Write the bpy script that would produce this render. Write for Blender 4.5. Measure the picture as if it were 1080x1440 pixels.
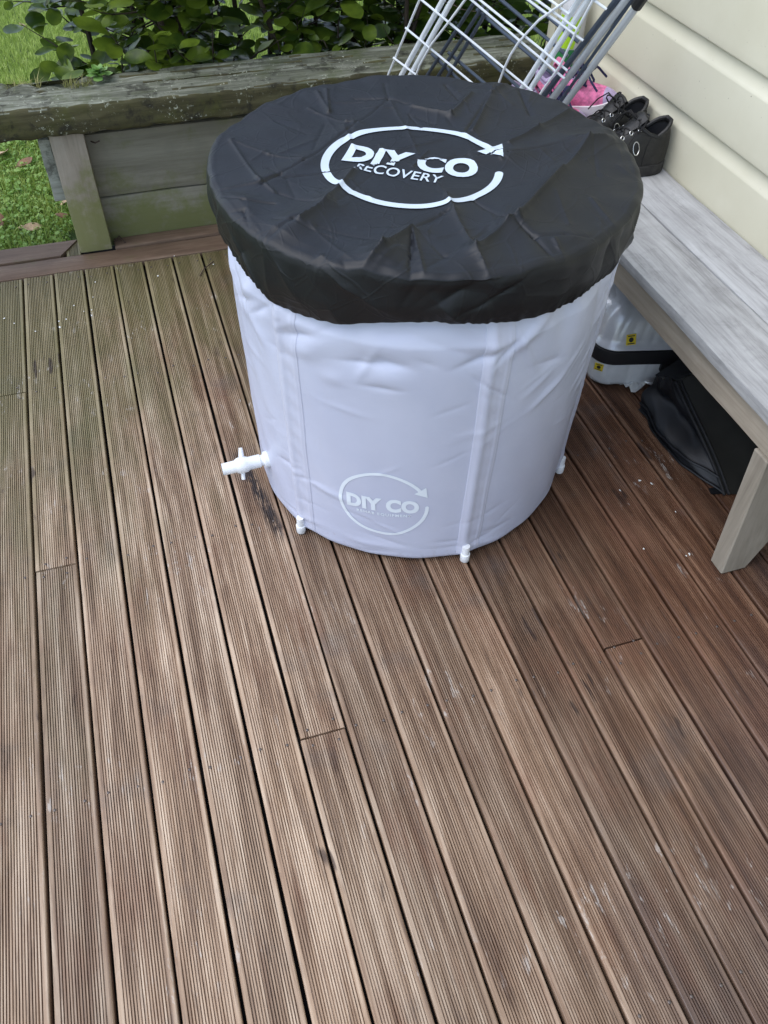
import bpy, bmesh, math, random
import numpy as np
from mathutils import Vector, Matrix, Euler

for o in list(bpy.data.objects):
    bpy.data.objects.remove(o)
S = bpy.context.scene
COL = S.collection
rad = math.radians
random.seed(7)
RNG = np.random.default_rng(7)

# ------------------------------------------------------------------ camera
CAM_R = np.array([[0.95409841, -0.29902868, 0.01667564],
                  [-0.21242594, -0.71492711, -0.66614897],
                  [0.21111951, 0.63202933, -0.74563226]])
CAM_H = 1.46
CAM_F = 1156.26
cam_d = bpy.data.cameras.new('camera')
cam = bpy.data.objects.new('camera', cam_d)
COL.objects.link(cam)
right, down, fwd = [Vector(r) for r in CAM_R]
M3 = Matrix((right, -down, -fwd)).transposed()
cam.matrix_world = Matrix.Translation((0, 0, CAM_H)) @ M3.to_4x4()
cam_d.sensor_fit = 'HORIZONTAL'
cam_d.sensor_width = 36
cam_d.lens = CAM_F / 1080 * 36
cam_d.clip_start = 0.02
cam_d.clip_end = 2000
S.camera = cam

# ------------------------------------------------------------------ light
SUN_EL, SUN_AZ = 60, 272          # overcast: soft light, a little stronger from the lawn side
w = bpy.data.worlds.new('World')
S.world = w
w.use_nodes = True
nt = w.node_tree
nt.nodes.clear()
sky = nt.nodes.new('ShaderNodeTexSky')
sky.sky_type = 'NISHITA'
sky.sun_disc = False
sky.sun_elevation = rad(SUN_EL)
sky.sun_rotation = rad(SUN_AZ)
sky.air_density = 1.0
sky.dust_density = 1.0
sky.ozone_density = 1.0
hs = nt.nodes.new('ShaderNodeHueSaturation')
hs.inputs['Saturation'].default_value = 0.72
bg = nt.nodes.new('ShaderNodeBackground')
bg.inputs['Strength'].default_value = 0.15
out = nt.nodes.new('ShaderNodeOutputWorld')
nt.links.new(sky.outputs[0], hs.inputs['Color'])
nt.links.new(hs.outputs[0], bg.inputs['Color'])
nt.links.new(bg.outputs[0], out.inputs['Surface'])
sun_d = bpy.data.lights.new('sun', 'SUN')
sun_d.energy = 0.8
sun_d.angle = rad(60)
sun_d.color = (1.0, 0.99, 0.98)
sun = bpy.data.objects.new('sun', sun_d)
COL.objects.link(sun)
sd = Vector((math.sin(rad(SUN_AZ)) * math.cos(rad(SUN_EL)), math.cos(rad(SUN_AZ)) * math.cos(rad(SUN_EL)), math.sin(rad(SUN_EL))))
sun.rotation_euler = sd.to_track_quat('Z', 'Y').to_euler()
S.view_settings.view_transform = 'Standard'
S.view_settings.look = 'None'
S.view_settings.gamma = 1
S.view_settings.use_curve_mapping = False
S.view_settings.exposure = 1.12

# ------------------------------------------------------------------ helpers
def ray(u, v):
    return CAM_R.T @ np.array([(u - 540) / CAM_F, (v - 720) / CAM_F, 1.0])
def on_plane(u, v, p0, n):
    d = ray(u, v); o = np.array([0, 0, CAM_H])
    return o + d * (np.dot(np.array(p0) - o, n) / np.dot(d, n))
def at_z(u, v, z):
    return on_plane(u, v, (0, 0, z), np.array([0, 0, 1.0]))

def link(o, parent=None):
    COL.objects.link(o)
    if parent is not None:
        o.parent = parent
    return o
def obj(name, mesh, parent=None, mat=None):
    o = bpy.data.objects.new(name, mesh)
    if mat is not None and not mesh.materials:
        mesh.materials.append(mat)
    return link(o, parent)
def mesh_of(name, V, F, smooth=True, angle=None):
    m = bpy.data.meshes.new(name)
    m.from_pydata([tuple(map(float, v)) for v in V], [], [tuple(map(int, f)) for f in F])
    m.validate()
    if smooth:
        m.polygons.foreach_set('use_smooth', [True] * len(m.polygons))
        if angle:
            m.set_sharp_from_angle(angle=rad(angle))
    m.update()
    return m
def empty(name, loc=(0, 0, 0), rz=0.0, parent=None):
    e = bpy.data.objects.new(name, None)
    e.location = loc
    e.rotation_euler = (0, 0, rz)
    e.empty_display_size = 0.05
    return link(e, parent)
def tag(o, label, cat, group=None):
    o['label'] = label
    o['category'] = cat
    if group:
        o['group'] = group
    return o
def kind(o, k, label=None):
    o['kind'] = k
    if label:
        o['label'] = label
    return o

class MB:
    """collects shapes for one mesh"""
    def __init__(s):
        s.V, s.F = [], []
    def add(s, V, F):
        n = len(s.V)
        s.V += [tuple(map(float, v)) for v in V]
        s.F += [tuple(int(i) + n for i in f) for f in F]
        return s
    def box(s, x0, x1, y0, y1, z0, z1, bev=0.0):
        if bev <= 0:
            V = [(x, y, z) for z in (z0, z1) for y in (y0, y1) for x in (x0, x1)]
            F = [(0, 2, 3, 1), (4, 5, 7, 6), (0, 1, 5, 4), (2, 6, 7, 3), (0, 4, 6, 2), (1, 3, 7, 5)]
            return s.add(V, F)
        bm = bmesh.new()
        bmesh.ops.create_cube(bm, size=1.0)
        for v in bm.verts:
            v.co = Vector(((x0 + x1) / 2 + v.co.x * (x1 - x0), (y0 + y1) / 2 + v.co.y * (y1 - y0), (z0 + z1) / 2 + v.co.z * (z1 - z0)))
        bmesh.ops.bevel(bm, geom=list(bm.edges), offset=bev, segments=2, affect='EDGES', profile=0.6)
        bm.verts.index_update()
        s.add([v.co[:] for v in bm.verts], [[v.index for v in f.verts] for f in bm.faces])
        bm.free()
        return s
    def tube(s, pts, r, n=8, caps=True):
        P = [Vector(p) for p in pts]
        rs = r if hasattr(r, '__len__') else [r] * len(P)
        up = Vector((0, 0, 1))
        T0 = (P[1] - P[0]).normalized()
        if abs(T0.dot(up)) > .95:
            up = Vector((1, 0, 0))
        N = T0.cross(up).normalized()
        V, F = [], []
        for i, p in enumerate(P):
            T = (P[min(i + 1, len(P) - 1)] - P[max(i - 1, 0)]).normalized()
            N = (N - T * N.dot(T)).normalized()
            B = T.cross(N)
            for k in range(n):
                a = 2 * math.pi * k / n
                V.append(p + (N * math.cos(a) + B * math.sin(a)) * rs[i])
        for i in range(len(P) - 1):
            for k in range(n):
                a, b = i * n + k, i * n + (k + 1) % n
                F.append((a, b, b + n, a + n))
        if caps:
            F.append(tuple(range(n - 1, -1, -1)))
            F.append(tuple(range((len(P) - 1) * n, len(P) * n)))
        return s.add(V, F)
    def lathe(s, prof, n=24, M=None):
        """prof: (r, z) list; axis z, then matrix M"""
        M = M or Matrix()
        V, F = [], []
        for r, z in prof:
            for k in range(n):
                a = 2 * math.pi * k / n
                V.append(M @ Vector((r * math.cos(a), r * math.sin(a), z)))
        for i in range(len(prof) - 1):
            for k in range(n):
                a, b = i * n + k, i * n + (k + 1) % n
                F.append((a, b, b + n, a + n))
        F.append(tuple(range(n - 1, -1, -1)))
        F.append(tuple(range((len(prof) - 1) * n, len(prof) * n)))
        return s.add(V, F)
    def grid(s, P):
        """P: array (n, m, 3)"""
        n, m = len(P), len(P[0])
        V = [p for row in P for p in row]
        F = [(i * m + j, i * m + j + 1, (i + 1) * m + j + 1, (i + 1) * m + j) for i in range(n - 1) for j in range(m - 1)]
        return s.add(V, F)
    def build(s, name, mat=None, parent=None, smooth=True, angle=35):
        return obj(name, mesh_of(name, s.V, s.F, smooth, angle), parent, mat)

# ------------------------------------------------------------------ materials
class NT:
    def __init__(s, name):
        s.m = bpy.data.materials.new(name)
        s.m.use_nodes = True
        s.t = s.m.node_tree
        s.t.nodes.clear()
        s.out = s.n('ShaderNodeOutputMaterial')
        s.p = s.n('ShaderNodeBsdfPrincipled')
        s.l(s.p.outputs[0], s.out.inputs[0])
    def n(s, t, **k):
        x = s.t.nodes.new(t)
        for a, b in k.items():
            setattr(x, a, b)
        return x
    def l(s, a, b):
        s.t.links.new(a, b)
    def put(s, sock, v):
        if isinstance(v, bpy.types.NodeSocket):
            s.l(v, sock)
        elif isinstance(v, (tuple, list)) and len(v) == 3 and sock.type == 'RGBA':
            sock.default_value = (*v, 1)
        else:
            sock.default_value = v
    def set(s, **k):
        for a, v in k.items():
            s.put(s.p.inputs[a.replace('_', ' ')], v)
        return s
    def pos(s, sc=(1, 1, 1), coord='pos', rot=(0, 0, 0)):
        if coord == 'pos':
            o = s.n('ShaderNodeNewGeometry').outputs['Position']
        else:
            o = s.n('ShaderNodeTexCoord').outputs[coord]
        mp = s.n('ShaderNodeMapping')
        s.l(o, mp.inputs[0])
        mp.inputs['Scale'].default_value = sc
        mp.inputs['Rotation'].default_value = rot
        return mp.outputs[0]
    def noise(s, vec, scale=1.0, detail=4.0, rough=.6, dist=0.0, off=None):
        x = s.n('ShaderNodeTexNoise')
        if off is not None:
            vec = s.vadd(vec, off)
        s.l(vec, x.inputs['Vector'])
        x.inputs['Scale'].default_value = scale
        x.inputs['Detail'].default_value = detail
        x.inputs['Roughness'].default_value = rough
        x.inputs['Distortion'].default_value = dist
        return x.outputs[0]
    def vadd(s, vec, off):
        x = s.n('ShaderNodeVectorMath', operation='ADD')
        s.l(vec, x.inputs[0])
        s.put(x.inputs[1], off)
        return x.outputs[0]
    def voro(s, vec, scale=1.0, feature='F1', rnd=1.0, out='Distance'):
        x = s.n('ShaderNodeTexVoronoi', feature=feature)
        s.l(vec, x.inputs['Vector'])
        x.inputs['Scale'].default_value = scale
        x.inputs['Randomness'].default_value = rnd
        return x.outputs[out]
    def ramp(s, f, a=0.0, b=1.0, va=0.0, vb=1.0):
        x = s.n('ShaderNodeMapRange', interpolation_type='SMOOTHSTEP')
        s.put(x.inputs['Value'], f)
        x.inputs['From Min'].default_value = a
        x.inputs['From Max'].default_value = b
        x.inputs['To Min'].default_value = va
        x.inputs['To Max'].default_value = vb
        return x.outputs[0]
    def cr(s, f, stops):
        x = s.n('ShaderNodeValToRGB')
        e = x.color_ramp.elements
        while len(e) < len(stops):
            e.new(0.5)
        for i, (p, c) in enumerate(stops):
            e[i].position = p
            e[i].color = (*c, 1)
        s.put(x.inputs[0], f)
        return x.outputs[0]
    def mix(s, f, a, b, mode='MIX'):
        x = s.n('ShaderNodeMix', data_type='RGBA', blend_type=mode)
        s.put(x.inputs['Factor'], f)
        s.put(x.inputs['A'] if False else x.inputs[6], a)
        s.put(x.inputs[7], b)
        return x.outputs[2]
    def math(s, op, a, b=0.0):
        x = s.n('ShaderNodeMath', operation=op)
        s.put(x.inputs[0], a)
        s.put(x.inputs[1], b)
        return x.outputs[0]
    def xyz(s, vec=None):
        x = s.n('ShaderNodeSeparateXYZ')
        s.l(vec if vec is not None else s.n('ShaderNodeNewGeometry').outputs['Position'], x.inputs[0])
        return x.outputs
    def rnd(s):
        return s.n('ShaderNodeObjectInfo').outputs['Random']
    def bump(s, hgt, strength=.3, dist=.002, normal=None):
        x = s.n('ShaderNodeBump')
        x.inputs['Strength'].default_value = strength
        x.inputs['Distance'].default_value = dist
        s.l(hgt, x.inputs['Height'])
        if normal is not None:
            s.l(normal, x.inputs['Normal'])
        s.l(x.outputs[0], s.p.inputs['Normal'])
        return x.outputs[0]

def plain(name, col, rough=.5, metal=0.0, spec=.5, var=0.0, vs=20):
    k = NT(name)
    c = col
    if var:
        f = k.noise(k.pos(), vs, 4)
        c = k.mix(k.ramp(f, .3, .7), tuple(x * (1 - var) for x in col), tuple(min(1, x * (1 + var)) for x in col))
    k.set(Base_Color=c, Roughness=rough, Metallic=metal)
    k.p.inputs['Specular IOR Level'].default_value = spec
    return k.m

def deck_mat(name, grooved=True, axis='y'):
    k = NT(name)
    st = (1, .05, 1) if axis == 'y' else (.05, 1, 1)
    P = k.pos()
    PS = k.pos(st)
    rnd = k.rnd()
    off = k.n('ShaderNodeCombineXYZ')
    k.l(k.math('MULTIPLY', rnd, 40.0), off.inputs[0])
    k.l(k.math('MULTIPLY', rnd, 23.0), off.inputs[1])
    PSo = k.vadd(PS, off.outputs[0])
    Po = k.vadd(P, off.outputs[0])
    fine = k.noise(PSo, 260, 5, .65)
    grain = k.noise(PSo, 55, 5, .65, .6)
    patch = k.noise(Po, 3.2, 5, .6)
    patch2 = k.noise(k.pos((1, .35, 1)), 9, 5, .65)
    X, Y, Z = k.xyz()
    # weathered pale tan towards the open end, redder brown where the house shelters it
    shelter = k.ramp(k.math('ADD', k.math('ADD', k.math('MULTIPLY', X, 1.0), k.math('MULTIPLY', Y, .22)), k.math('MULTIPLY', k.math('SUBTRACT', patch, .5), .9)), .10, 1.15)
    pale = k.cr(grain, [(.28, (.115, .063, .036)), (.48, (.335, .228, .148)), (.70, (.58, .455, .335))])
    red = k.cr(grain, [(.28, (.034, .013, .007)), (.5, (.112, .052, .027)), (.74, (.25, .142, .083))])
    c = k.mix(shelter, pale, red)
    bright = k.math('ADD', .72, k.math('MULTIPLY', rnd, .56))
    bc = k.n('ShaderNodeCombineColor')
    for i in range(3):
        k.l(bright, bc.inputs[i])
    c = k.mix(1.0, c, bc.outputs[0], 'MULTIPLY')
    # reddish worn zones and grey zones
    c = k.mix(k.ramp(patch2, .47, .72, 0, .55), c, (.20, .096, .056))
    c = k.mix(k.ramp(k.noise(Po, 5.0, 5, .6, 0, (7, 3, 1)), .55, .75, 0, .45), c, (.135, .115, .105))
    c = k.mix(k.ramp(fine, .52, .72, 0, .5), c, (.075, .048, .036))
    dp = k.math('ADD', k.math('ADD', k.math('MULTIPLY', X, .9), k.math('MULTIPLY', Y, -.75)), k.math('MULTIPLY', k.math('SUBTRACT', k.noise(k.pos((1, .4, 1)), 5, 5, .6, 0, (4, 1, 6)), .5), 1.3))
    damp = k.ramp(dp, .15, .75, 0, .55)
    c = k.mix(damp, c, (.072, .058, .056))
    # green algae near the garden end, left
    al = k.math('SUBTRACT', Y, k.math('MULTIPLY', X, 1.1))
    al = k.math('ADD', al, k.math('MULTIPLY', k.math('SUBTRACT', k.noise(k.pos((1, .3, 1)), 7, 5, .65), .5), 2.4))
    c = k.mix(k.ramp(al, 1.15, 2.5, 0, .70), c, (.125, .125, .045))
    # damp dark streak below the drain tap
    dx = k.math('ABSOLUTE', k.math('SUBTRACT', X, k.math('SUBTRACT', .356, k.math('MULTIPLY', Y, .155))))
    dry = k.math('MULTIPLY', k.ramp(dx, .006, .022, 1, 0), k.math('MULTIPLY', k.ramp(Y, 1.20, 1.27), k.ramp(Y, 1.50, 1.56, 1, 0)))
    wet = k.math('MULTIPLY', dry, k.ramp(k.noise(k.pos((1, .15, 1)), 130, 3), .38, .5))
    c = k.mix(k.math('MULTIPLY', wet, .9), c, (.022, .017, .017))
    # dark stains with their own outline
    v = k.noise(k.pos((1, .3, 1)), 6.5, 3, .5, 0, (3, 9, 0))
    c = k.mix(k.ramp(v, .70, .76, 0, .6), c, (.042, .027, .023))
    v2 = k.noise(k.pos((1, .22, 1)), 30, 2, .5, 0, (5, 1, 0))
    c = k.mix(k.math('MULTIPLY', k.ramp(v2, .66, .71), k.ramp(k.noise(P, 2.3, 2, .5, 0, (9, 9, 0)), .5, .58, 0, .8)), c, (.035, .02, .016))
    # pale scuffs and droppings
    sc = k.noise(k.pos((1, .3, 1)), 48, 4, .75, .3, (1, 5, 0))
    ar = k.noise(P, 4.2, 3, .5, 0, (11, 2, 0))
    sc2 = k.math('MULTIPLY', k.ramp(sc, .58, .66), k.ramp(ar, .52, .62))
    c = k.mix(k.math('MULTIPLY', sc2, .45), c, (.58, .54, .49))
    sp = k.ramp(k.voro(k.vadd(P, k.n('ShaderNodeTexNoise').outputs['Color']), 26), .035, .07, 1, 0)
    sp = k.math('MULTIPLY', sp, k.ramp(k.noise(P, 5, 3, .5, 0, (2, 2, 5)), .52, .6))
    c = k.mix(k.math('MULTIPLY', sp, .7), c, (.66, .63, .58))
    rough = k.math('SUBTRACT', k.ramp(grain, .2, .8, .46, .66), k.math('ADD', k.math('MULTIPLY', wet, .35), k.math('MULTIPLY', damp, .2)))
    k.set(Base_Color=c, Roughness=rough)
    k.p.inputs['Specular IOR Level'].default_value = .45
    k.bump(k.math('ADD', k.math('MULTIPLY', grain, .7), k.math('MULTIPLY', fine, .5)), .55, .0012)
    return k.m

def timber_mat(name, stops, axis='x', moss=0.0, lichen=0.0, dark=0.0, rough=.85, gs=40, mosscol=(.085, .10, .03), moss_z=None, bump=.6, knots=True, rust=0.0):
    k = NT(name)
    st = {'x': (.07, 1, 1), 'y': (1, .07, 1), 'z': (1, 1, .07)}[axis]
    P, PS = k.pos(), k.pos(st)
    rnd = k.rnd()
    off = k.n('ShaderNodeCombineXYZ')
    for i in range(3):
        k.l(k.math('MULTIPLY', rnd, 17.0 + 9 * i), off.inputs[i])
    PSo = k.vadd(PS, off.outputs[0])
    g = k.noise(PSo, gs, 6, .68, .9)
    f = k.noise(PSo, gs * 5, 4, .7)
    gg = k.math('ADD', k.math('MULTIPLY', g, .7), k.math('MULTIPLY', f, .3))
    c = k.cr(gg, stops)
    big = k.noise(P, 6, 5, .6)
    c = k.mix(k.ramp(big, .45, .7, 0, .35), c, tuple(x * .62 for x in stops[1][1]))
    if knots:
        kn = k.voro(k.pos(tuple(a * (1 if a == 1 else 3) for a in st)), 7.0)
        c = k.mix(k.ramp(kn, .05, .12, .55, 0), c, tuple(x * .35 for x in stops[1][1]))
    if rust:
        c = k.mix(k.ramp(k.noise(PSo, 9, 4, .6, 0, (3, 1, 4)), .56, .7, 0, rust), c, (.27, .13, .06))
    if moss:
        m = k.noise(P, 11, 6, .68, 0, (3, 8, 2))
        if moss_z:
            z = k.xyz()[2]
            m = k.math('ADD', m, k.math('MULTIPLY', k.ramp(z, moss_z[0], moss_z[1], 1, 0), .36))
        c = k.mix(k.ramp(m, .58 - moss * .25, .86 - moss * .1, 0, .85), c, mosscol)
    if dark:
        d = k.noise(P, 16, 6, .72, .4, (1, 2, 3))
        c = k.mix(k.ramp(d, .50, .66, 0, dark), c, (.022, .021, .014))
    if lichen:
        li = k.noise(P, 75, 4, .75, 0, (5, 5, 5))
        la = k.noise(P, 9, 3, .5, 0, (8, 1, 1))
        c = k.mix(k.math('MULTIPLY', k.ramp(li, .58, .66), k.ramp(la, .42, .6, 0, lichen)), c, (.46, .48, .38))
    k.set(Base_Color=c, Roughness=rough)
    k.p.inputs['Specular IOR Level'].default_value = .3
    k.bump(gg, bump, .003)
    return k.m

def leaf_mat(name, c0, c1, rough=.32, scale=9, trans=.25):
    k = NT(name)
    f = k.noise(k.pos(), scale, 3)
    r = k.rnd()
    c = k.mix(k.ramp(k.math('ADD', k.math('MULTIPLY', f, .8), k.math('MULTIPLY', r, .25)), .3, .75), c0, c1)
    k.set(Base_Color=c, Roughness=rough)
    k.p.inputs['Specular IOR Level'].default_value = .38
    if trans:
        tr = k.n('ShaderNodeBsdfTranslucent')
        k.l(k.mix(.5, c, (.25, .38, .04)), tr.inputs[0])
        ms = k.n('ShaderNodeMixShader')
        ms.inputs[0].default_value = trans
        k.l(k.p.outputs[0], ms.inputs[1])
        k.l(tr.outputs[0], ms.inputs[2])
        k.l(ms.outputs[0], k.out.inputs[0])
    return k.m

M = {}
M['deck'] = deck_mat('grooved_decking')
M['deck_smooth'] = timber_mat('smooth_border_decking', [(.25, (.06, .037, .024)), (.5, (.145, .095, .064)), (.8, (.26, .19, .135))], 'x', moss=.2, rough=.6, gs=36, bump=.35, knots=False)
M['under'] = plain('underdeck_shade', (.014, .011, .009), .95, var=.4)  # near-black, so the shade in the board gaps is painted in
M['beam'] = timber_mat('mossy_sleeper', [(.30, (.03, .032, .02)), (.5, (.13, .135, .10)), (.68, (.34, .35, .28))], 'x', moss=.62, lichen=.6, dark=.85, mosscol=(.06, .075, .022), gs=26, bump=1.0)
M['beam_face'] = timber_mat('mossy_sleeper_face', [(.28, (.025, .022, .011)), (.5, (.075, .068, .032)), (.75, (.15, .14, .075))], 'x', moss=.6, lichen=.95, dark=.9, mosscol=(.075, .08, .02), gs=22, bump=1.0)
M['post'] = timber_mat('pine_post', [(.25, (.16, .135, .10)), (.5, (.31, .27, .215)), (.8, (.44, .40, .335))], 'z', moss=.15, moss_z=(-.05, .42), mosscol=(.17, .18, .06), gs=26, knots=False, bump=.4)
M['plank'] = timber_mat('pine_backing_plank', [(.25, (.12, .112, .085)), (.5, (.225, .215, .165)), (.8, (.32, .31, .25))], 'x', moss=.15, moss_z=(-.05, .36), mosscol=(.14, .155, .05), gs=20, knots=True, bump=.35)
M['lichen_end'] = timber_mat('lichen_plank_end', [(.25, (.16, .16, .13)), (.5, (.36, .37, .32)), (.8, (.55, .56, .50))], 'x', dark=.6, gs=60, knots=False)
M['seat'] = timber_mat('silvered_plank', [(.27, (.16, .158, .155)), (.5, (.385, .385, .385)), (.72, (.53, .535, .54))], 'y', gs=34, rough=.8, dark=.12, knots=True, bump=.5)
M['apron'] = timber_mat('bench_rail_timber', [(.25, (.22, .18, .135)), (.5, (.42, .36, .285)), (.8, (.56, .50, .42))], 'y', gs=22, rough=.8, knots=True, bump=.4, rust=.45)
M['leg'] = timber_mat('bench_leg_timber', [(.25, (.17, .145, .11)), (.5, (.29, .255, .205)), (.8, (.39, .35, .29))], 'z', gs=22, rough=.8, knots=False, bump=.35, rust=.6)
def wallpaint():
    k = NT('cream_wall_paint')
    P = k.pos()
    c = k.mix(k.ramp(k.noise(P, 3, 5, .6), .3, .7), (.58, .55, .415), (.635, .605, .47))
    d = k.math('MULTIPLY', k.ramp(k.noise(P, 110, 2, .5), .74, .80), .75)
    c = k.mix(d, c, (.16, .13, .09))
    k.set(Base_Color=c, Roughness=.42)
    k.bump(k.noise(k.pos((1, .15, 1)), 160, 3), .12, .001)
    return k.m
M['paint'] = wallpaint()
def tubmat(name, c0, c1):
    k = NT(name)
    P = k.pos()
    c = k.mix(k.ramp(k.noise(P, 5, 4), .3, .7), c0, c1)
    sm = k.ramp(k.noise(k.pos((1, 1, .5)), 13, 6, .7, .5), .58, .8, 0, .12)
    c = k.mix(sm, c, (.42, .40, .40))
    z_ = k.xyz()[2]
    dirt = k.math('MULTIPLY', k.ramp(k.noise(P, 90, 4, .7), .52, .68), k.ramp(k.math('ADD', z_, k.math('MULTIPLY', k.noise(P, 14, 3), .08)), .03, .11, .35, 0))
    c = k.mix(dirt, c, (.22, .18, .14))
    k.set(Base_Color=c, Roughness=k.ramp(k.noise(P, 30, 4), .3, .7, .33, .46))
    k.p.inputs['Specular IOR Level'].default_value = .5
    k.bump(k.noise(P, 22, 4, .55), .22, .003)
    return k.m
M['vinyl'] = tubmat('lavender_grey_vinyl', (.50, .525, .655), (.53, .555, .68))
M['sleeve'] = tubmat('lavender_grey_sleeve', (.52, .54, .665), (.55, .57, .69))
M['print_pale'] = plain('pale_print', (.74, .80, .87), .4)
M['pvc'] = plain('white_pvc', (.78, .80, .82), .35, var=.05)
def covermat():
    k = NT('black_nylon')
    P = k.pos()
    c = k.mix(k.ramp(k.noise(P, 6, 5, .6), .3, .7), (.0042, .005, .0072), (.0065, .0078, .0105))
    k.set(Base_Color=c, Roughness=k.ramp(k.noise(P, 12, 5, .6), .3, .7, .46, .56))
    k.p.inputs['Specular IOR Level'].default_value = .42
    Pw = k.vadd(P, k.n('ShaderNodeTexNoise').outputs['Color'])
    tn = k.n('ShaderNodeTexNoise'); tn.inputs['Scale'].default_value = 4.0; k.l(P, tn.inputs['Vector'])
    vm = k.n('ShaderNodeVectorMath', operation='SCALE'); k.l(tn.outputs['Color'], vm.inputs[0]); vm.inputs['Scale'].default_value = .12
    Pw = k.vadd(P, vm.outputs[0])
    e1 = k.ramp(k.voro(Pw, 9, 'DISTANCE_TO_EDGE'), 0, .035, 1, 0)
    e2 = k.ramp(k.voro(k.vadd(Pw, (3, 1, 2)), 19, 'DISTANCE_TO_EDGE'), 0, .05, 1, 0)
    part_ = k.ramp(k.noise(P, 7, 3), .42, .58)
    cr_ = k.math('ADD', k.math('MULTIPLY', e1, .55), k.math('MULTIPLY', k.math('MULTIPLY', e2, part_), .4))
    k.bump(k.math('ADD', k.math('ADD', k.noise(P, 30, 5, .6, .8), k.math('MULTIPLY', k.noise(P, 900, 2), .06)), cr_), .32, .0025)
    return k.m
M['nylon'] = covermat()
M['print_white'] = plain('white_print', (.55, .63, .71), .5)
M['wire_white'] = plain('white_coated_wire', (.74, .77, .80), .3)
M['steel'] = plain('grey_steel_tube', (.60, .63, .66), .3, metal=.35)
M['dark_steel'] = plain('dark_blue_grey_steel', (.075, .095, .13), .35, metal=.3)
M['black_plastic'] = plain('black_plastic', (.018, .018, .02), .4)
M['black_leather'] = None
def leather():
    k = NT('worn_black_leather')
    P = k.pos()
    c = k.mix(k.ramp(k.noise(P, 40, 5, .7), .4, .75), (.007, .0068, .0066), (.026, .024, .022))
    k.set(Base_Color=c, Roughness=.5)
    k.bump(k.noise(P, 180, 4, .6), .4, .002)
    return k.m
M['black_leather'] = leather()
M['shoe_rubber'] = plain('black_rubber', (.02, .019, .018), .7, var=.5, vs=60)
M['shoe_lining'] = plain('dark_lining', (.012, .013, .016), .9)
M['pink'] = plain('pink_mesh', (.66, .17, .33), .75, var=.35, vs=60)
M['lilac'] = plain('lilac_mesh', (.42, .34, .50), .6, var=.15, vs=60)
M['shoe_white'] = plain('white_rubber', (.70, .66, .68), .6)
M['navy'] = plain('navy_lace', (.012, .014, .06), .8)
M['eyelet'] = plain('nickel_eyelet', (.62, .62, .60), .25, metal=.9)
M['lace'] = plain('black_lace', (.012, .011, .011), .85)
M['silver'] = plain('silver_shell', (.58, .60, .63), .33, metal=.25, var=.06)
M['shell_white'] = plain('white_shell', (.66, .68, .69), .4, var=.06)
M['yellow'] = plain('yellow_sticker', (.72, .55, .03), .45)
M['bag'] = plain('black_coated_fabric', (.0045, .0055, .008), .48, var=.3)
M['bag_panel'] = plain('dark_olive_fabric', (.008, .0078, .006), .8, var=.25)
M['paper'] = plain('white_wrapper', (.70, .71, .70), .5)
M['lime'] = plain('lime_plastic', (.36, .60, .02), .4)
M['dkgreen'] = plain('dark_green_plastic', (.02, .17, .05), .4)
M['greywhite'] = plain('pale_grey_plastic', (.50, .50, .50), .5, var=.05)
M['hedge'] = leaf_mat('hedge_leaf', (.022, .048, .008), (.15, .215, .022), .34, 14, .25)
M['stem'] = plain('hedge_stem', (.045, .032, .022), .85, var=.4)
M['grass'] = leaf_mat('grass_blade', (.20, .31, .045), (.56, .66, .20), .55, 30, .3)
M['clover'] = leaf_mat('lawn_weed_leaf', (.18, .32, .06), (.40, .54, .15), .5, 14, .3)
M['soil'] = None
def lawn():
    k = NT('lawn_ground')
    P = k.pos()
    c = k.mix(k.ramp(k.noise(P, 9, 6, .65), .35, .65), (.05, .09, .02), (.15, .23, .06))
    c = k.mix(k.ramp(k.noise(P, 16, 5, .6, 0, (4, 4, 4)), .60, .72, 0, .7), c, (.075, .055, .035))
    k.set(Base_Color=c, Roughness=.95)
    k.bump(k.noise(P, 60, 5, .7), .8, .02)
    return k.m
M['soil'] = lawn()
M['brown_leaf'] = plain('dry_leaf', (.20, .105, .055), .7, var=.35, vs=40)
M['tan_leaf'] = plain('pale_dry_leaf', (.42, .30, .18), .7, var=.25, vs=40)
M['fleck'] = plain('white_fleck', (.74, .74, .71), .7)
M['nail'] = plain('dull_nail', (.12, .10, .09), .45, metal=.6)
M['weed'] = leaf_mat('rosette_leaf', (.13, .27, .06), (.26, .42, .13), .5, 30, .25)
M['dry_grass'] = leaf_mat('dry_grass_blade', (.22, .22, .08), (.36, .33, .13), .7, 14, .2)
M['twig'] = plain('dry_twig', (.055, .035, .025), .8)

# ------------------------------------------------------------------ ground and deck
g = MB()
g.grid([[(x, y, -.045) for y in np.concatenate(([-400], np.linspace(-3, 8, 12), [400]))] for x in np.concatenate(([-400], np.linspace(-4, 4, 9), [400]))])
ground = g.build('ground', M['soil'], smooth=False)
kind(ground, 'structure')

PITCH, X0 = .0935, -.3835
GAP = .0054
DECK_FAR, DECK_NEAR = 2.506, -1.0
JOISTS = [-.45, .13, .725, 1.288, 1.93, 2.46]
jm = MB()
for y in JOISTS:
    jm.box(-.85, 1.385, y - .023, y + .023, -.038, -.0222)
jm.box(-.85, 1.385, DECK_NEAR, DECK_FAR + .19, -.0435, -.039)  # added dark sheet, stands in for the shade below the gaps
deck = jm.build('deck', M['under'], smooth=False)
kind(deck, 'structure')

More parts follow.
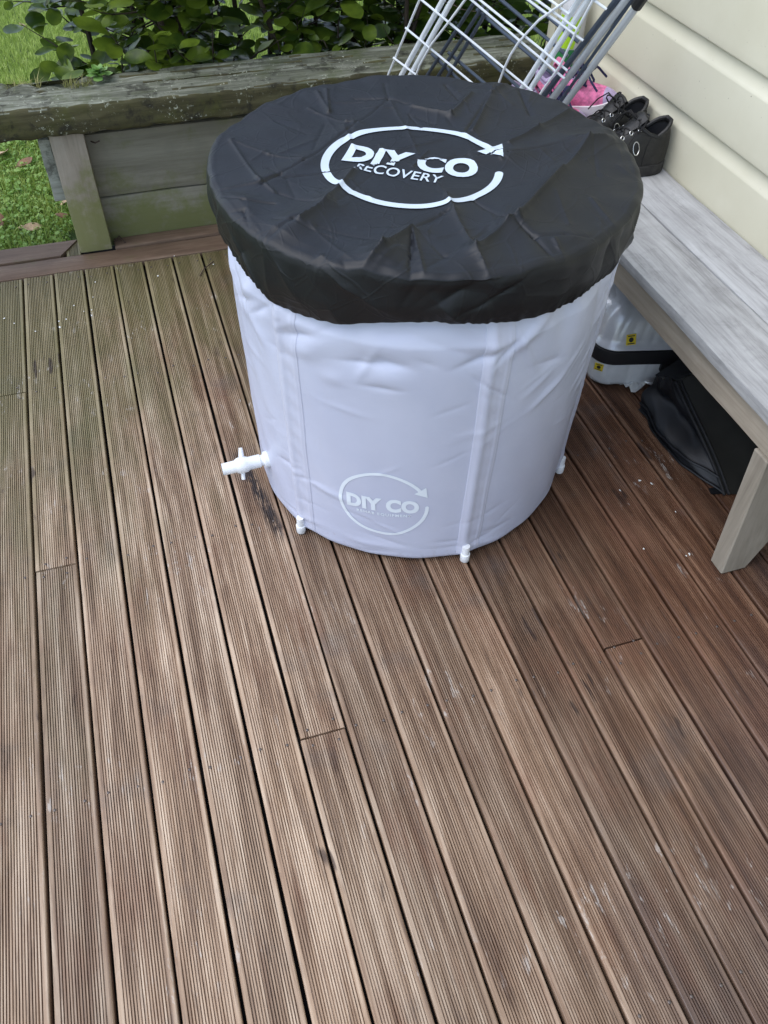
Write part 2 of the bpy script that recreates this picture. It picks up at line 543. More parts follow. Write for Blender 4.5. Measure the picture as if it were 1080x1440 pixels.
def deck_board(xa, xb, ya, yb, seed):
    """reeded board running along y"""
    r = np.random.default_rng(seed)
    wdt = xb - xa
    ng = 15
    m = .0080
    top = r.normal(0, .0006)
    prof = [(0, -.0215), (0, -.003), (.0009, -.0009), (.0022, 0)]
    p = (wdt - 2 * m) / ng
    for i in range(ng):
        a = m + i * p
        dj = .0034 + .0007 * r.random()
        prof += [(a + p * .26, 0.0), (a + p * .35, -dj), (a + p * .63, -dj), (a + p * .74, 0.0)]
    prof += [(wdt - .0022, 0), (wdt - .0009, -.0009), (wdt, -.003), (wdt, -.0215)]
    prof = np.array(prof)
    ny = max(4, int((yb - ya) / .12))
    ys = np.linspace(ya, yb, ny)
    ph = r.random(3) * 6
    V = []
    jit = r.normal(0, .00025, (ny, len(prof)))
    wear = np.clip(1 + .22 * r.normal(0, 1, (ny, len(prof))) * .6 + .15 * r.normal(0, 1, (ny, 1)), .45, 1.15)
    for j, y in enumerate(ys):
        bow = .0011 * math.sin(y * 1.9 + ph[0])
        tilt = .0007 * math.sin(y * 1.3 + ph[1])
        for i, (x, z) in enumerate(prof):
            inner = 4 <= i < len(prof) - 4
            V.append((xa + x + bow * .6 + (jit[j, i] * .7 if inner else 0), y, z * (wear[j, i] if inner else 1) + top + tilt * (x / wdt - .5) * 2 + (jit[j, i] if z < -.001 and inner else 0)))
    n = len(prof)
    F = [(j * n + i, (j + 1) * n + i, (j + 1) * n + i + 1, j * n + i + 1) for j in range(ny - 1) for i in range(n - 1)]
    F += [tuple(range(n)), tuple(range((ny - 1) * n + n - 1, (ny - 1) * n - 1, -1))]
    me = mesh_of('deck_board', V, F, False)
    return obj('deck_board', me, deck, M['deck'])

SPLIT = {0: 1.287, 5: .727, 12: .742, -1: 1.93, 9: -.3, 3: -.42, 15: 1.93, 17: .72}
k_lo, k_hi = -5, 18
nails = MB()
for kx in range(k_lo, k_hi + 1):
    xa, xb = X0 + PITCH * kx + GAP / 2, X0 + PITCH * (kx + 1) - GAP / 2
    gj = RNG.normal(0, .0006, 2)
    xa += abs(gj[0]); xb -= abs(gj[1])
    if kx == k_hi:
        xb = min(xb, 1.384)
    cuts = [DECK_NEAR] + ([SPLIT[kx]] if kx in SPLIT else []) + [DECK_FAR - .004 - .003 * RNG.random()]
    for a, b in zip(cuts[:-1], cuts[1:]):
        deck_board(xa, xb, a + (.0022 if a != DECK_NEAR else 0), b - (.0022 if b in SPLIT.values() else 0), 100 + kx * 3 + int(a > 0))
    for jy in JOISTS:
        cut = SPLIT.get(kx)
        ysn = [jy - .019, jy + .019] if cut and abs(cut - jy) < .05 else [jy]
        for yy in ysn:
            for fx in (.2, .8):
                px, py = xa + (xb - xa) * fx + RNG.normal(0, .0025), yy + RNG.normal(0, .005)
                nails.lathe([(.0028, -.001), (.0028, .0006), (.0019, .0012), (.0004, .0014)], 8, Matrix.Translation((px, py, 0)))
nl = nails.build('nail_heads', M['nail'], deck)
kind(nl, 'stuff')

def bar(x0, x1, y0, y1, z0, z1, mat, name, parent, bev=.004, segx=1, wob=0.0, seed=0):
    """board along its longest side with softened edges and slightly uneven faces"""
    bm = bmesh.new()
    bmesh.ops.create_cube(bm, size=1.0)
    L = [x1 - x0, y1 - y0, z1 - z0]
    c = [(x0 + x1) / 2, (y0 + y1) / 2, (z0 + z1) / 2]
    ax = int(np.argmax(L))
    for v in bm.verts:
        v.co = Vector([v.co[i] * L[i] + c[i] for i in range(3)])
    bmesh.ops.bevel(bm, geom=list(bm.edges), offset=bev, segments=2, affect='EDGES', profile=.6)
    if segx > 1:
        no = Vector((0, 0, 0)); no[ax] = 1
        for q in np.linspace(-.5, .5, segx + 1)[1:-1]:
            co = Vector(c); co[ax] += q * L[ax]
            bmesh.ops.bisect_plane(bm, geom=list(bm.verts) + list(bm.edges) + list(bm.faces), plane_co=co, plane_no=no)
        r = np.random.default_rng(seed)
        ph = r.random((3, 4)) * 7
        for v in bm.verts:
            t = v.co[ax]
            for i in range(3):
                if i != ax:
                    sgn = 1 if v.co[i] > c[i] else -1
                    oth = [q for q in range(3) if q not in (i, ax)][0]
                    s2 = .7 if v.co[oth] > c[oth] else -.4
                    v.co[i] += wob * (math.sin(t * 9 + ph[i][0] * sgn) * .5 + math.sin(t * 23 + ph[i][1] * s2) * .35 + math.sin(t * 61 + ph[i][2] * sgn * s2) * .25)
    me = bpy.data.meshes.new(name)
    bm.to_mesh(me); bm.free()
    me.polygons.foreach_set('use_smooth', [True] * len(me.polygons))
    me.set_sharp_from_angle(angle=rad(40))
    return obj(name, me, parent, mat)

# border boards at the garden end
bar(-.85, 1.384, DECK_FAR, DECK_FAR + .089, -.021, .0005, M['deck_smooth'], 'border_board', deck, .003, 24, .0012, 1)
def poly_board(pts, z0, z1, mat, name, parent):
    n = len(pts)
    V = [(x, y, z0) for x, y in pts] + [(x, y, z1) for x, y in pts]
    F = [tuple(range(n - 1, -1, -1)), tuple(range(n, 2 * n))] + [(i, (i + 1) % n, n + (i + 1) % n, n + i) for i in range(n)]
    return obj(name, mesh_of(name, V, F, False), parent, mat)
poly_board([(-.85, 2.602), (-.262, 2.602), (-.205, 2.690), (-.85, 2.690)], -.021, .003, M['deck_smooth'], 'border_board', deck)
bar(-.088, 1.384, 2.602, 2.66, -.021, .006, M['deck_smooth'], 'border_board', deck, .003, 20, .0015, 5)
# short grooved offcut beside the post
deck_board(-.245, -.199, 2.600, 2.689, 900).location.z = -.002

# ------------------------------------------------------------------ timber seat / low wall
seat = empty('timber_seat_wall', (-.147, 2.64, 0))
seat_inv = Matrix.Translation((.147, -2.64, 0))
def under(o):
    o.matrix_parent_inverse = seat_inv
    return o
def sleeper(x0, x1, y0, y1, z0, z1, name, seed, chip=None):
    """weathered sleeper: dense surface with checks, split and worn arris"""
    nx = 420
    r = np.random.default_rng(seed)
    xs = np.linspace(x0, x1, nx)
    b = .009
    prof = []
    for (a, c2, n2) in [((y0, z0), (y0, z1), 10), ((y0, z1), (y1, z1), 22), ((y1, z1), (y1, z0), 8), ((y1, z0), (y0, z0), 4)]:
        for t in np.linspace(0, 1, n2, endpoint=False):
            prof.append((a[0] + (c2[0] - a[0]) * t, a[1] + (c2[1] - a[1]) * t))
    prof = np.array(prof)
    m = len(prof)
    cy, cz = (y0 + y1) / 2, (z0 + z1) / 2
    hy, hz = (y1 - y0) / 2, (z1 - z0) / 2
    # rounded corners
    P = np.zeros((nx, m, 3))
    ph = r.random((8, 2)) * 9
    checks = [(y0 + (y1 - y0) * r.random(), x0 + (x1 - x0) * r.random(), .15 + .5 * r.random(), .0015 + .0035 * r.random(), (r.random() - .5) * .08) for _ in range(26)]
    rowj = r.normal(0, .0011, m)
    for i, x in enumerate(xs):
        for j, (y, z) in enumerate(prof):
            ny_, nz_ = (y - cy) / hy, (z - cz) / hz
            L = (abs(ny_) ** 9 + abs(nz_) ** 9) ** (1 / 9)
            yy, zz = cy + ny_ / L * hy, cz + nz_ / L * hz
            d = .0014 * math.sin(x * 5 + ph[0][0] + z * 20) + .0008 * math.sin(x * 19 + ph[1][0] + y * 60) + .0007 * math.sin(x * 47 + ph[2][0] + (y - z) * 160) + rowj[j] * 1.3 * math.sin(x * 8 + j * 1.7)
            edge = max(0, abs(ny_) + abs(nz_) - 1.72) / .28
            d -= edge * (.002 + .0022 * math.sin(x * 13 + ph[3][0]) * math.sin(x * 31 + ph[4][0]) + .0015 * math.sin(x * 77 + ph[5][1]))
            if abs(nz_) > .98 and nz_ > 0:
                for (yc, xc, Lc, dp, sl) in checks:
                    dx_ = abs(x - xc) / Lc
                    if dx_ < 1:
                        q = abs(yy - yc - sl * (x - xc))
                        if q < .006:
                            d -= dp * (1 - q / .006) * (1 - dx_ ** 2)
            if chip:
                d += chip(x, yy, zz, nz_)
            zz += d * (1 if abs(nz_) > abs(ny_) else 0) * np.sign(nz_)
            yy += d * (1 if abs(ny_) >= abs(nz_) else 0) * np.sign(ny_)
            P[i, j] = (x, yy, zz)
    V = P.reshape(-1, 3)
    F = [(i * m + j, (i + 1) * m + j, (i + 1) * m + (j + 1) % m, i * m + (j + 1) % m) for i in range(nx - 1) for j in range(m)]
    F += [tuple(range(m)), tuple(range(nx * m - 1, (nx - 1) * m - 1, -1))]
    me = mesh_of(name, V, F, True, 60)
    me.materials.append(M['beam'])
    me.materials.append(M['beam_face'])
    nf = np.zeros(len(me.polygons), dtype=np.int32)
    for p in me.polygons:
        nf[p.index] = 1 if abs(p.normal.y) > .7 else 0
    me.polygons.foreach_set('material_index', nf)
    return under(obj(name, me, seat))
BZ0, BZ1 = .385, .474
sleeper(-1.3, 1.375, 2.572, 2.688, BZ0, BZ1, 'front_sleeper', 3)
def chipped(x, y, z, nz):
    if nz > .9 and x < .12:
        t = min(1, (.12 - x) / .25)
        return -t * (.012 + .010 * math.sin(x * 17 + y * 40) + .006 * math.sin(x * 51 - y * 90))
    return 0.0
sleeper(-1.3, 1.375, 2.691, 2.795, BZ0 + .004, BZ1 - .002, 'rear_sleeper', 9, chipped)
under(bar(-.197, -.097, 2.597, 2.655, 0.0035, .384, M['post'], 'post', seat, .004, 8, .0012, 2))
# backing planks behind the post
for z0, z1, xa, ya, sd_ in ((-.02, .146, -.195, 2.662, 3), (.150, .348, -.195, 2.662, 4), (.352, .383, -.19, 2.672, 5)):
    under(bar(xa, 1.375, ya, ya + .042, z0, z1, M['plank'], 'backing_plank', seat, .004, 26, .0016, sd_))
under(bar(-.236, -.1985, 2.668, 2.708, .150, .345, M['lichen_end'], 'plank_end', seat, .005, 5, .004, 8))
tag(seat, 'low garden seat of mossy thick timber on a square post with plank backing', 'garden seat')

# ------------------------------------------------------------------ house wall
wall = empty('house_wall', (1.45, 1.0, 0))
WX = 1.396
def weatherboard(z0, pitch, y0, y1):
    zt = z0 + pitch
    prof = [(WX + .03, z0), (WX + .002, z0 - .0), (WX, z0 + .002), (WX - .0005, z0 + .004), (WX, z0 + .02), (WX, zt - .045), (WX + .0008, zt - .0405),
            (WX + .004, zt - .036), (WX + .0085, zt - .027), (WX + .0125, zt - .015), (WX + .0145, zt - .004), (WX + .0145, zt + .004), (WX + .03, zt + .004)]
    V, F = [], []
    ys = np.linspace(y0, y1, 30)
    n = len(prof)
    for y in ys:
        for x, z in prof:
            V.append((x + .0008 * math.sin(y * 3.1 + z0 * 30), y, z))
    F = [(j * n + i, j * n + i + 1, (j + 1) * n + i + 1, (j + 1) * n + i) for j in range(len(ys) - 1) for i in range(n - 1)]
    F += [tuple(range(n - 1, -1, -1)), tuple(range((len(ys) - 1) * n, len(ys) * n))]
    o = obj('weatherboard', mesh_of('weatherboard', V, F, True, 50), wall, M['paint'])
    o.matrix_parent_inverse = Matrix.Translation((-1.45, -1.0, 0))
for i in range(-4, 12):
    weatherboard(.583 + .1735 * i, .1735, -1.6, 2.56)
core = MB().box(WX + .032, WX + .20, -1.6, 2.56, -.2, 2.66).build('wall_core', M['paint'], wall, False)
core.matrix_parent_inverse = Matrix.Translation((-1.45, -1.0, 0))
cb = MB().box(WX - .014, WX + .09, 2.562, 2.61, -.2, 2.66, .003).build('corner_board', M['paint'], wall)
cb.matrix_parent_inverse = Matrix.Translation((-1.45, -1.0, 0))
tag(wall, 'cream painted weatherboard house wall behind the grey bench', 'house wall')

# ------------------------------------------------------------------ grey plank bench
bench = empty('plank_bench', (1.23, 1.2, 0))
bi = Matrix.Translation((-1.23, -1.2, 0))
BT = .43
for a, b, sd_ in ((1.073, 1.2365, 1), (1.2405, 1.3925, 2)):
    bar(a, b, .20, 2.45, BT - .026, BT, M['seat'], 'seat_plank', bench, .0035, 40, .0016, sd_).matrix_parent_inverse = bi
bar(1.094, 1.122, .30, 2.30, .326, BT - .0265, M['apron'], 'front_rail', bench, .003, 30, .0012, 7).matrix_parent_inverse = bi
bar(1.34, 1.366, .30, 2.30, .326, BT - .0265, M['apron'], 'rear_rail', bench, .003, 20, .0012, 8).matrix_parent_inverse = bi
def bench_leg(y):
    pts = [(1.082, 0.0), (1.146, 0.0), (1.180, .07), (1.24, .18), (1.30, .325), (1.086, .3255)]
    n = len(pts)
    bm = bmesh.new()
    vs = [bm.verts.new((x, y + (.03 * z / .33), z + .001)) for x, z in pts] + [bm.verts.new((x, y + .044 + (.03 * z / .33), z + .001)) for x, z in pts]
    bm.faces.new(vs[:n]); bm.faces.new(vs[n:][::-1])
    for i in range(n):
        bm.faces.new((vs[i], vs[n + i], vs[n + (i + 1) % n], vs[(i + 1) % n]))
    bmesh.ops.recalc_face_normals(bm, faces=list(bm.faces))
    bmesh.ops.bevel(bm, geom=list(bm.edges), offset=.003, segments=1, affect='EDGES')
    me = bpy.data.meshes.new('leg'); bm.to_mesh(me); bm.free()
    obj('leg', me, bench, M['leg']).matrix_parent_inverse = bi
bench_leg(.841); bench_leg(2.2)
tag(bench, 'weathered grey plank bench with tapered leg along the cream wall', 'bench')

# ------------------------------------------------------------------ tub
TC = np.array([.54, 1.43])
TR = .375
ZT = .735
POLES = [-149, -89, -29, 31, 91, 151]
WR = [  # dents: theta deg, z, dtheta, dz, depth, tilt
    (-143, .575, 5, .010, -.008, .3), (-138, .57, 6, .02, .005, .5), (-122, .556, 7, .011, -.009, .1), (-117, .562, 5, .012, -.007, -.2), (-119, .60, 12, .022, .006, 0),
    (-118, .53, 8, .02, .005, 0), (-119, .505, 5, .008, -.005, 0), (-92, .575, 6, .009, -.009, .35), (-85, .585, 4, .010, -.008, .9), (-80, .60, 8, .010, .005, .7), (-158, .58, 5, .012, -.009, .8),
    (-165, .60, 7, .02, .008, .9), (-168, .565, 5, .012, -.007, .5), (-66, .62, 4, .07, -.007, 0), (-60, .57, 6, .08, .006, 0), (-45, .60, 4, .09, -.008, 0), (-75, .64, 8, .02, .006, .6),
    (-104, .605, 8, .018, -.005, -.4), (-131, .62, 7, .02, -.006, .6), (-146, .19, 4, .005, -.004, .2), (-138, .185, 9, .006, .003, -.15), (-154, .20, 5, .006, -.004, .3)]
WR += [(float(RNG.uniform(-180, 0)), float(RNG.uniform(.02, .07)), float(RNG.uniform(4, 10)), .006, float(RNG.choice([-1, 1]) * .0022), float(RNG.normal(0, .15))) for _ in range(16)]
WR += [(float(RNG.uniform(-185, 0)), float(RNG.uniform(.50, .66)), float(RNG.uniform(2, 7)), float(RNG.uniform(.004, .012)), float(RNG.choice([-1, 1]) * RNG.uniform(.0015, .0045)), float(RNG.normal(0, .9))) for _ in range(40)]
WR += [(float(RNG.uniform(-185, 0)), float(RNG.uniform(.08, .5)), float(RNG.uniform(3, 9)), float(RNG.uniform(.003, .006)), float(RNG.choice([-1, 1]) * RNG.uniform(.0006, .0014)), float(RNG.normal(.2, .5))) for _ in range(40)]
WR += [(float(RNG.uniform(-85, -40)), float(RNG.uniform(.34, .5)), 5, .007, .0026, .55) for _ in range(7)]
def angd(a, b):
    return (a - b + 180) % 360 - 180
def tub_r(th, z):
    th = np.asarray(th, float); z = np.asarray(z, float)
    r = TR - .002 + .016 * np.clip(z / .6, 0, 1) - .016 * np.clip((z - .60) / .05, 0, 1) + 0 * th
    near = np.min([np.abs(angd(th, p)) for p in POLES], axis=0)
    loose = np.clip((z - .5) / .2, 0, 1)
    r = r - (.003 + .010 * loose) * (np.clip(near / 30, 0, 1)) ** 1.3
    r = r + .0032 * np.exp(-(near / 3.0) ** 2)
    r = r - .012 * np.clip((.022 - z) / .022, 0, 1) ** 2
    for a, zc, da, dz, dep, tl in WR:
        d = angd(th, a)
        zz = z - zc - tl * np.radians(d) * TR
        if dep < 0:
            pr = np.exp(-np.abs(zz) / dz)
        else:
            pr = np.exp(-(zz / (dz * 1.6)) ** 2)
        r = r + dep * pr * np.exp(-(d / da) ** 2)
    r = r + .0016 * loose * np.sin(np.radians(th) * 9 + z * 20) + .0008 * np.sin(np.radians(th) * 23 + z * 31)
    return r
def tubpt(th, z, off=0.0):
    r = tub_r(th, z) + off
    t = np.radians(th)
    return np.stack([TC[0] + r * np.cos(t), TC[1] + r * np.sin(t), np.broadcast_to(z, r.shape)], -1)

tub = empty('ice_bath', (TC[0], TC[1], 0))
ti = Matrix.Translation((-TC[0], -TC[1], 0))
nth, nz = 540, 190
TH = np.linspace(-270, 90, nth, endpoint=False)
ZZ = np.linspace(.009, ZT, nz)
P = tubpt(TH[None, :], ZZ[:, None])
V = P.reshape(-1, 3)
F = [(i * nth + j, i * nth + (j + 1) % nth, (i + 1) * nth + (j + 1) % nth, (i + 1) * nth + j) for i in range(nz - 1) for j in range(nth)]
F.append(tuple(range(nth - 1, -1, -1)))
F.append(tuple(range((nz - 1) * nth, nz * nth)))
o = obj('tub_wall', mesh_of('tub_wall', V, F, True, 75), tub, M['vinyl']); o.matrix_parent_inverse = ti
for pth in POLES:
    # welded sleeve over the pole
    ths = np.linspace(-4.4, 4.4, 34)
    zs = np.linspace(.022, .715, 150)
    bump_ = .0012 + .0040 * np.exp(-(np.abs(ths + 2.0) / 1.45) ** 2.4) + .0009 * np.exp(-((ths - 2.9) / .5) ** 2)
    bump_[0] = bump_[-1] = -.004
    wob = .35 * np.sin(zs * 9 + pth) + .2 * np.sin(zs * 23)
    G = []
    for i, z in enumerate(zs):
        rip = .0006 * np.sin(z * 140 + ths * .8) * np.exp(-((ths - .8) / 2.2) ** 2)
        top_ = 1 if z < .57 else max(.55, 1 - (z - .57) * 2.5)
        G.append(tubpt(pth + 1.0 + ths + wob[i] * .35, np.full(ths.shape, z), bump_ * np.where(bump_ > 0, top_, 1) + np.where(bump_ > 0, rip, 0)))
    mb = MB(); mb.grid(G)
    q = mb.build('pole_sleeve', M['sleeve'], tub, True, 80); q.matrix_parent_inverse = ti
    a = rad(pth - .3)
    c = Vector((TC[0] + (TR + .008) * math.cos(a), TC[1] + (TR + .008) * math.sin(a), .0012))
    mb = MB().lathe([(.0100, 0), (.0107, .001), (.0110, .021), (.0107, .0222), (.0088, .0226), (.0086, .048)], 20, Matrix.Translation(c))
    q = mb.build('pole_foot', M['pvc'], tub); q.matrix_parent_inverse = ti

# logo: ring arrow + lettering, built flat then wrapped
def ring_arrow(R, wd, a0, a1):
    V, F = [], []
    n = 90
    for i in range(n + 1):
        a = rad(a0 + (a1 - a0) * i / n)
        ww = wd * (1 + .10 * math.sin(i * .35) * 0)
        V += [((R - ww / 2) * math.cos(a), (R - ww / 2) * math.sin(a)), ((R + ww / 2) * math.cos(a), (R + ww / 2) * math.sin(a))]
    for i in range(n):
        F.append((2 * i, 2 * i + 1, 2 * i + 3, 2 * i + 2))
    # rounded tail end
    for e, sg in ((0, 1),):
        a = rad(a0)
        c = (R * math.cos(a), R * math.sin(a)); b = len(V)
        V.append(c)
        for q in range(9):
            t = a + math.pi * q / 8 + (0 if a1 < a0 else math.pi)
            V.append((c[0] + wd / 2 * math.cos(t), c[1] + wd / 2 * math.sin(t)))
        F += [(b, b + 1 + q, b + 2 + q) for q in range(8)]
    # arrow head
    a = rad(a1)
    tdir = np.array([math.sin(a), -math.cos(a)]) if a1 < a0 else np.array([-math.sin(a), math.cos(a)])
    nd = np.array([math.cos(a), math.sin(a)])
    c = R * nd
    b = len(V)
    V += [tuple(c + nd * wd * 2.0 - tdir * wd * .5), tuple(c + tdir * wd * 3.0 + nd * wd * .35), tuple(c - nd * wd * 1.8 - tdir * wd * .2)]
    F.append((b, b + 1, b + 2))
    return V, F
def text2d(txt, width, x0, y0, bold=.0, spacing=1.0, hgt=None):
    cu = bpy.data.curves.new('lettering', 'FONT')
    cu.body = txt
    cu.size = 1.0
    cu.offset = bold
    cu.space_character = spacing
    cu.resolution_u = 5
    ob = bpy.data.objects.new('lettering_tmp', cu)
    COL.objects.link(ob)
    bpy.context.view_layer.update()
    me = bpy.data.meshes.new_from_object(ob.evaluated_get(bpy.context.evaluated_depsgraph_get()))
    bpy.data.objects.remove(ob)
    V = np.array([v.co[:2] for v in me.vertices])
    F = [tuple(p.vertices) for p in me.polygons]
    bpy.data.meshes.remove(me)
    mn, mx = V.min(0), V.max(0)
    s = width / (mx[0] - mn[0])
    sy = s if hgt is None else hgt / (mx[1] - mn[1])
    V = (V - mn) * [s, sy] + [x0, y0]
    return [tuple(v) for v in V], F
def flat_mesh(parts, cell):
    """join flat shapes, slice them into small cells so they can follow a surface"""
    mb = MB()
    for V, F in parts:
        mb.add([(x, y, 0) for x, y in V], F)
    me = mesh_of('flat', mb.V, mb.F, False)
    bm = bmesh.new(); bm.from_mesh(me); bpy.data.meshes.remove(me)
    xs = [v.co.x for v in bm.verts]; ys = [v.co.y for v in bm.verts]
    for ax, lo, hi in ((0, min(xs), max(xs)), (1, min(ys), max(ys))):
        for q in np.arange(lo + cell, hi, cell):
            co = Vector((0, 0, 0)); co[ax] = q
            no = Vector((0, 0, 0)); no[ax] = 1
            bmesh.ops.bisect_plane(bm, geom=list(bm.verts) + list(bm.edges) + list(bm.faces), plane_co=co, plane_no=no)
    bmesh.ops.triangulate(bm, faces=list(bm.faces))
    bm.verts.index_update()
    V = np.array([v.co[:2] for v in bm.verts]); F = [[v.index for v in f.verts] for f in bm.faces]
    bm.free()
    return V, F

def wrap_tub(V, th0=-118.0, z0=.187, tilt=rad(2.0)):
    x = V[:, 0] * math.cos(tilt) - V[:, 1] * math.sin(tilt)
    y = V[:, 0] * math.sin(tilt) + V[:, 1] * math.cos(tilt)
    return tubpt(th0 + np.degrees(x / TR), z0 + y, .0011)
parts = {
    'logo_ring': [ring_arrow(.0925, .0078, 0, -328)],
    'logo_lettering': [text2d('DIY CO', .155, -.079, -.020, .06, 1.06, .041)],
    'logo_small_lettering': [text2d('REHAB EQUIPMENT', .118, -.058, -.0345, .035, 1.3)],
}
for nm, pr in parts.items():
    V, F = flat_mesh(pr, .008)
    q = obj(nm, mesh_of(nm, wrap_tub(V), F, True), tub, M['print_pale']); q.matrix_parent_inverse = ti

# drain tap
tz = .115
ta = rad(188.5)
tp = Vector((TC[0] + TR * math.cos(ta), TC[1] + TR * math.sin(ta), tz))
tdir = Vector((-1, -.02, -.03)).normalized()
TM = Matrix.Translation(tp) @ tdir.to_track_quat('Z', 'Y').to_matrix().to_4x4()
tap = MB().lathe([(.019, -.012), (.019, .006), (.014, .008), (.0125, .012), (.0125, .014), (.0155, .016), (.0155, .042), (.0185, .048), (.0195, .058), (.0185, .068), (.0145, .074), (.014, .104), (.0105, .104), (.010, .090)], 28, TM).build('drain_tap', M['pvc'], tub)
tap.matrix_parent_inverse = ti
hp = TM @ Vector((0, 0, .058))
hx = Vector((.1, .55, .85)).normalized()
h = MB().tube([hp - hx * .034, hp - hx * .010, hp + hx * .016, hp + hx * .026, hp + hx * .040], [.0044, .0048, .0065, .0058, .0042], 10).build('tap_handle', M['pvc'], tap)
# outlet stub on the far side of the tub, near the bench
oa = rad(-22)
op = Vector((TC[0] + (TR - .004) * math.cos(oa), TC[1] + (TR - .004) * math.sin(oa), .055))
OM = Matrix.Translation(op) @ Vector((math.cos(oa), math.sin(oa), 0)).to_track_quat('Z', 'Y').to_matrix().to_4x4()
q = MB().lathe([(.020, -.003), (.020, .006), (.017, .008), (.017, .014)], 20, OM).build('outlet_cap', M['pvc'], tub); q.matrix_parent_inverse = ti
tag(tub, 'lavender grey round vinyl ice bath standing on the wooden deck', 'ice bath')

# ------------------------------------------------------------------ cover
CZ, CR = .752, .400
def im(u, v, s, ox, oy):
    p = at_z(ox + u / s, oy + v / s, CZ)
    return p[:2] - TC
CRE = []
def crease(pts, s, ox, oy, amp, wd, wide=0.0, wa=0.0):
    q = [im(u, v, s, ox, oy) for u, v in pts]
    for a, b in zip(q[:-1], q[1:]):
        CRE.append((a, b, amp, wd))
        if wide:
            CRE.append((a, b, wa, wide))
z1 = (3.375, 280, 100)
z2 = (3.176, 580, 100)
z3 = (3.375, 280, 240)
z4 = (3.176, 580, 240)
crease([(320, 520), (500, 430), (730, 265), (900, 140)], *z1, -.0045, .006, .03, .004)
crease([(900, 140), (880, 60)], *z1, -.003, .006)
crease([(900, 140), (985, 270), (1040, 390)], *z1, .0018, .006)
crease([(370, 515), (620, 480), (880, 430)], *z1, -.0025, .005, .03, .0015)
crease([(0, 385), (300, 375)], *z2, -.0025, .005, .03, .0015)
crease([(300, 375), (430, 375), (730, 335), (850, 322)], *z2, -.004, .005, .03, .004)
crease([(150, 330), (280, 520), (360, 580)], *z1, .0035, .005)
crease([(60, 560), (290, 535)], *z1, .003, .006)
crease([(300, 540), (390, 490)], *z1, -.006, .005)
crease([(110, 600), (210, 630), (360, 640)], *z1, -.006, .006, .02, .003)
crease([(90, 675), (215, 680), (235, 740)], *z1, -.006, .006, .02, .003)
crease([(480, 740), (600, 655), (730, 480)], *z1, .005, .008, .04, .004)
crease([(370, 580), (600, 655)], *z1, -.003, .006)
crease([(160, 330), (330, 390), (500, 425)], *z1, .0025, .005)
crease([(520, 170), (700, 245), (760, 250)], *z1, .003, .006)
crease([(560, 100), (615, 185), (605, 90)], *z1, .005, .006)
crease([(740, 125), (900, 135), (1080, 180)], *z1, -.003, .006)
crease([(285, 350), (450, 260), (600, 180)], *z3, -.006, .009, .04, .005)
crease([(740, 500), (870, 400), (1010, 285)], *z3, .006, .008, .04, .005)
crease([(1010, 285), (1000, 540)], *z3, -.005, .005)
crease([(1010, 285), (1065, 490)], *z3, .005, .005)
crease([(470, 440), (580, 410), (700, 490)], *z3, .006, .008)
crease([(680, 440), (725, 495)], *z3, -.005, .005)
crease([(100, 20), (150, 110)], *z4, .0014, .005)
crease([(150, 110), (180, 180), (275, 370), (350, 470)], *z4, .0042, .005, .03, .003)
crease([(275, 375), (420, 255), (460, 245)], *z4, .004, .006, .03, .003)
crease([(280, 130), (420, 230), (540, 310), (640, 400)], *z4, -.004, .006)
crease([(460, 245), (660, 20)], *z4, .005, .006, .04, .005)
crease([(470, 690), (780, 340), (850, 322)], *z2, .004, .006, .04, .004)
crease([(0, 260), (180, 175)], *z4, -.0035, .006)
crease([(540, 310), (680, 300), (860, 305)], *z4, -.0035, .007, .03, .003)
crease([(630, 320), (690, 400)], *z4, .004, .005)
crease([(800, 130), (900, 245)], *z4, .003, .006)
crease([(240, 270), (385, 60)], *z2, -.006, .006, .03, .005)
crease([(270, 270), (350, 110), (420, 70)], *z2, .005, .006)
crease([(150, 60), (210, 130)], *z2, -.005, .005)
crease([(480, 90), (530, 190)], *z2, -.005, .005)
crease([(0, 160), (170, 200), (260, 110)], *z2, .004, .006, .03, .003)
crease([(430, 330), (560, 270), (700, 180)], *z2, .0035, .006, .03, .003)
crease([(700, 690), (640, 560)], *z2, .002, .008)
r_ = np.random.default_rng(11)
for _ in range(80):
    a = r_.uniform(-.37, .37, 2); t = r_.uniform(0, math.pi); L = r_.uniform(.04, .15)
    CRE.append((a, a + L * np.array([math.cos(t), math.sin(t)]), float(r_.choice([-1, 1]) * r_.uniform(.0008, .0022)), float(r_.uniform(.004, .009))))
def cover_h(x, y):
    """height of the cloth above the flat lid at cover-local x, y"""
    x = np.asarray(x, float); y = np.asarray(y, float)
    hgt = np.zeros(x.shape)
    for a, b, amp, wd in CRE:
        d = b - a; L = np.hypot(*d)
        if L < 1e-4:
            continue
        t = ((x - a[0]) * d[0] + (y - a[1]) * d[1]) / L
        n = np.abs((x - a[0]) * -d[1] + (y - a[1]) * d[0]) / L
        e = np.maximum(0, np.maximum(-t, t - L))
        dd = np.sqrt(n * n + e * e * 1.0)
        soft = np.sqrt(dd * dd + .0012 ** 2)
        hgt += (1.45 if wd < .015 else 2.1) * amp * np.exp(-soft / (wd * (.62 if wd < .015 else .8)))
    rr = np.hypot(x, y)
    hgt = hgt * np.clip((.405 - rr) / .03, .3, 1)
    hgt += .0035 * np.sin(x * 14 + y * 9 + 1) * np.sin(y * 17 - x * 5) * np.clip((.39 - rr) / .1, 0, 1)
    hgt -= .006 * np.clip(1 - (rr / .4) ** 2, 0, 1)
    return hgt
cover = empty('tub_cover', (TC[0], TC[1], .64))
ci = Matrix.Translation((-TC[0], -TC[1], -.64))
nA = 900
A = np.linspace(0, 2 * np.pi, nA, endpoint=False)
lam = np.degrees(A)
poleN = np.min([np.abs(angd(lam, p)) for p in POLES], axis=0)
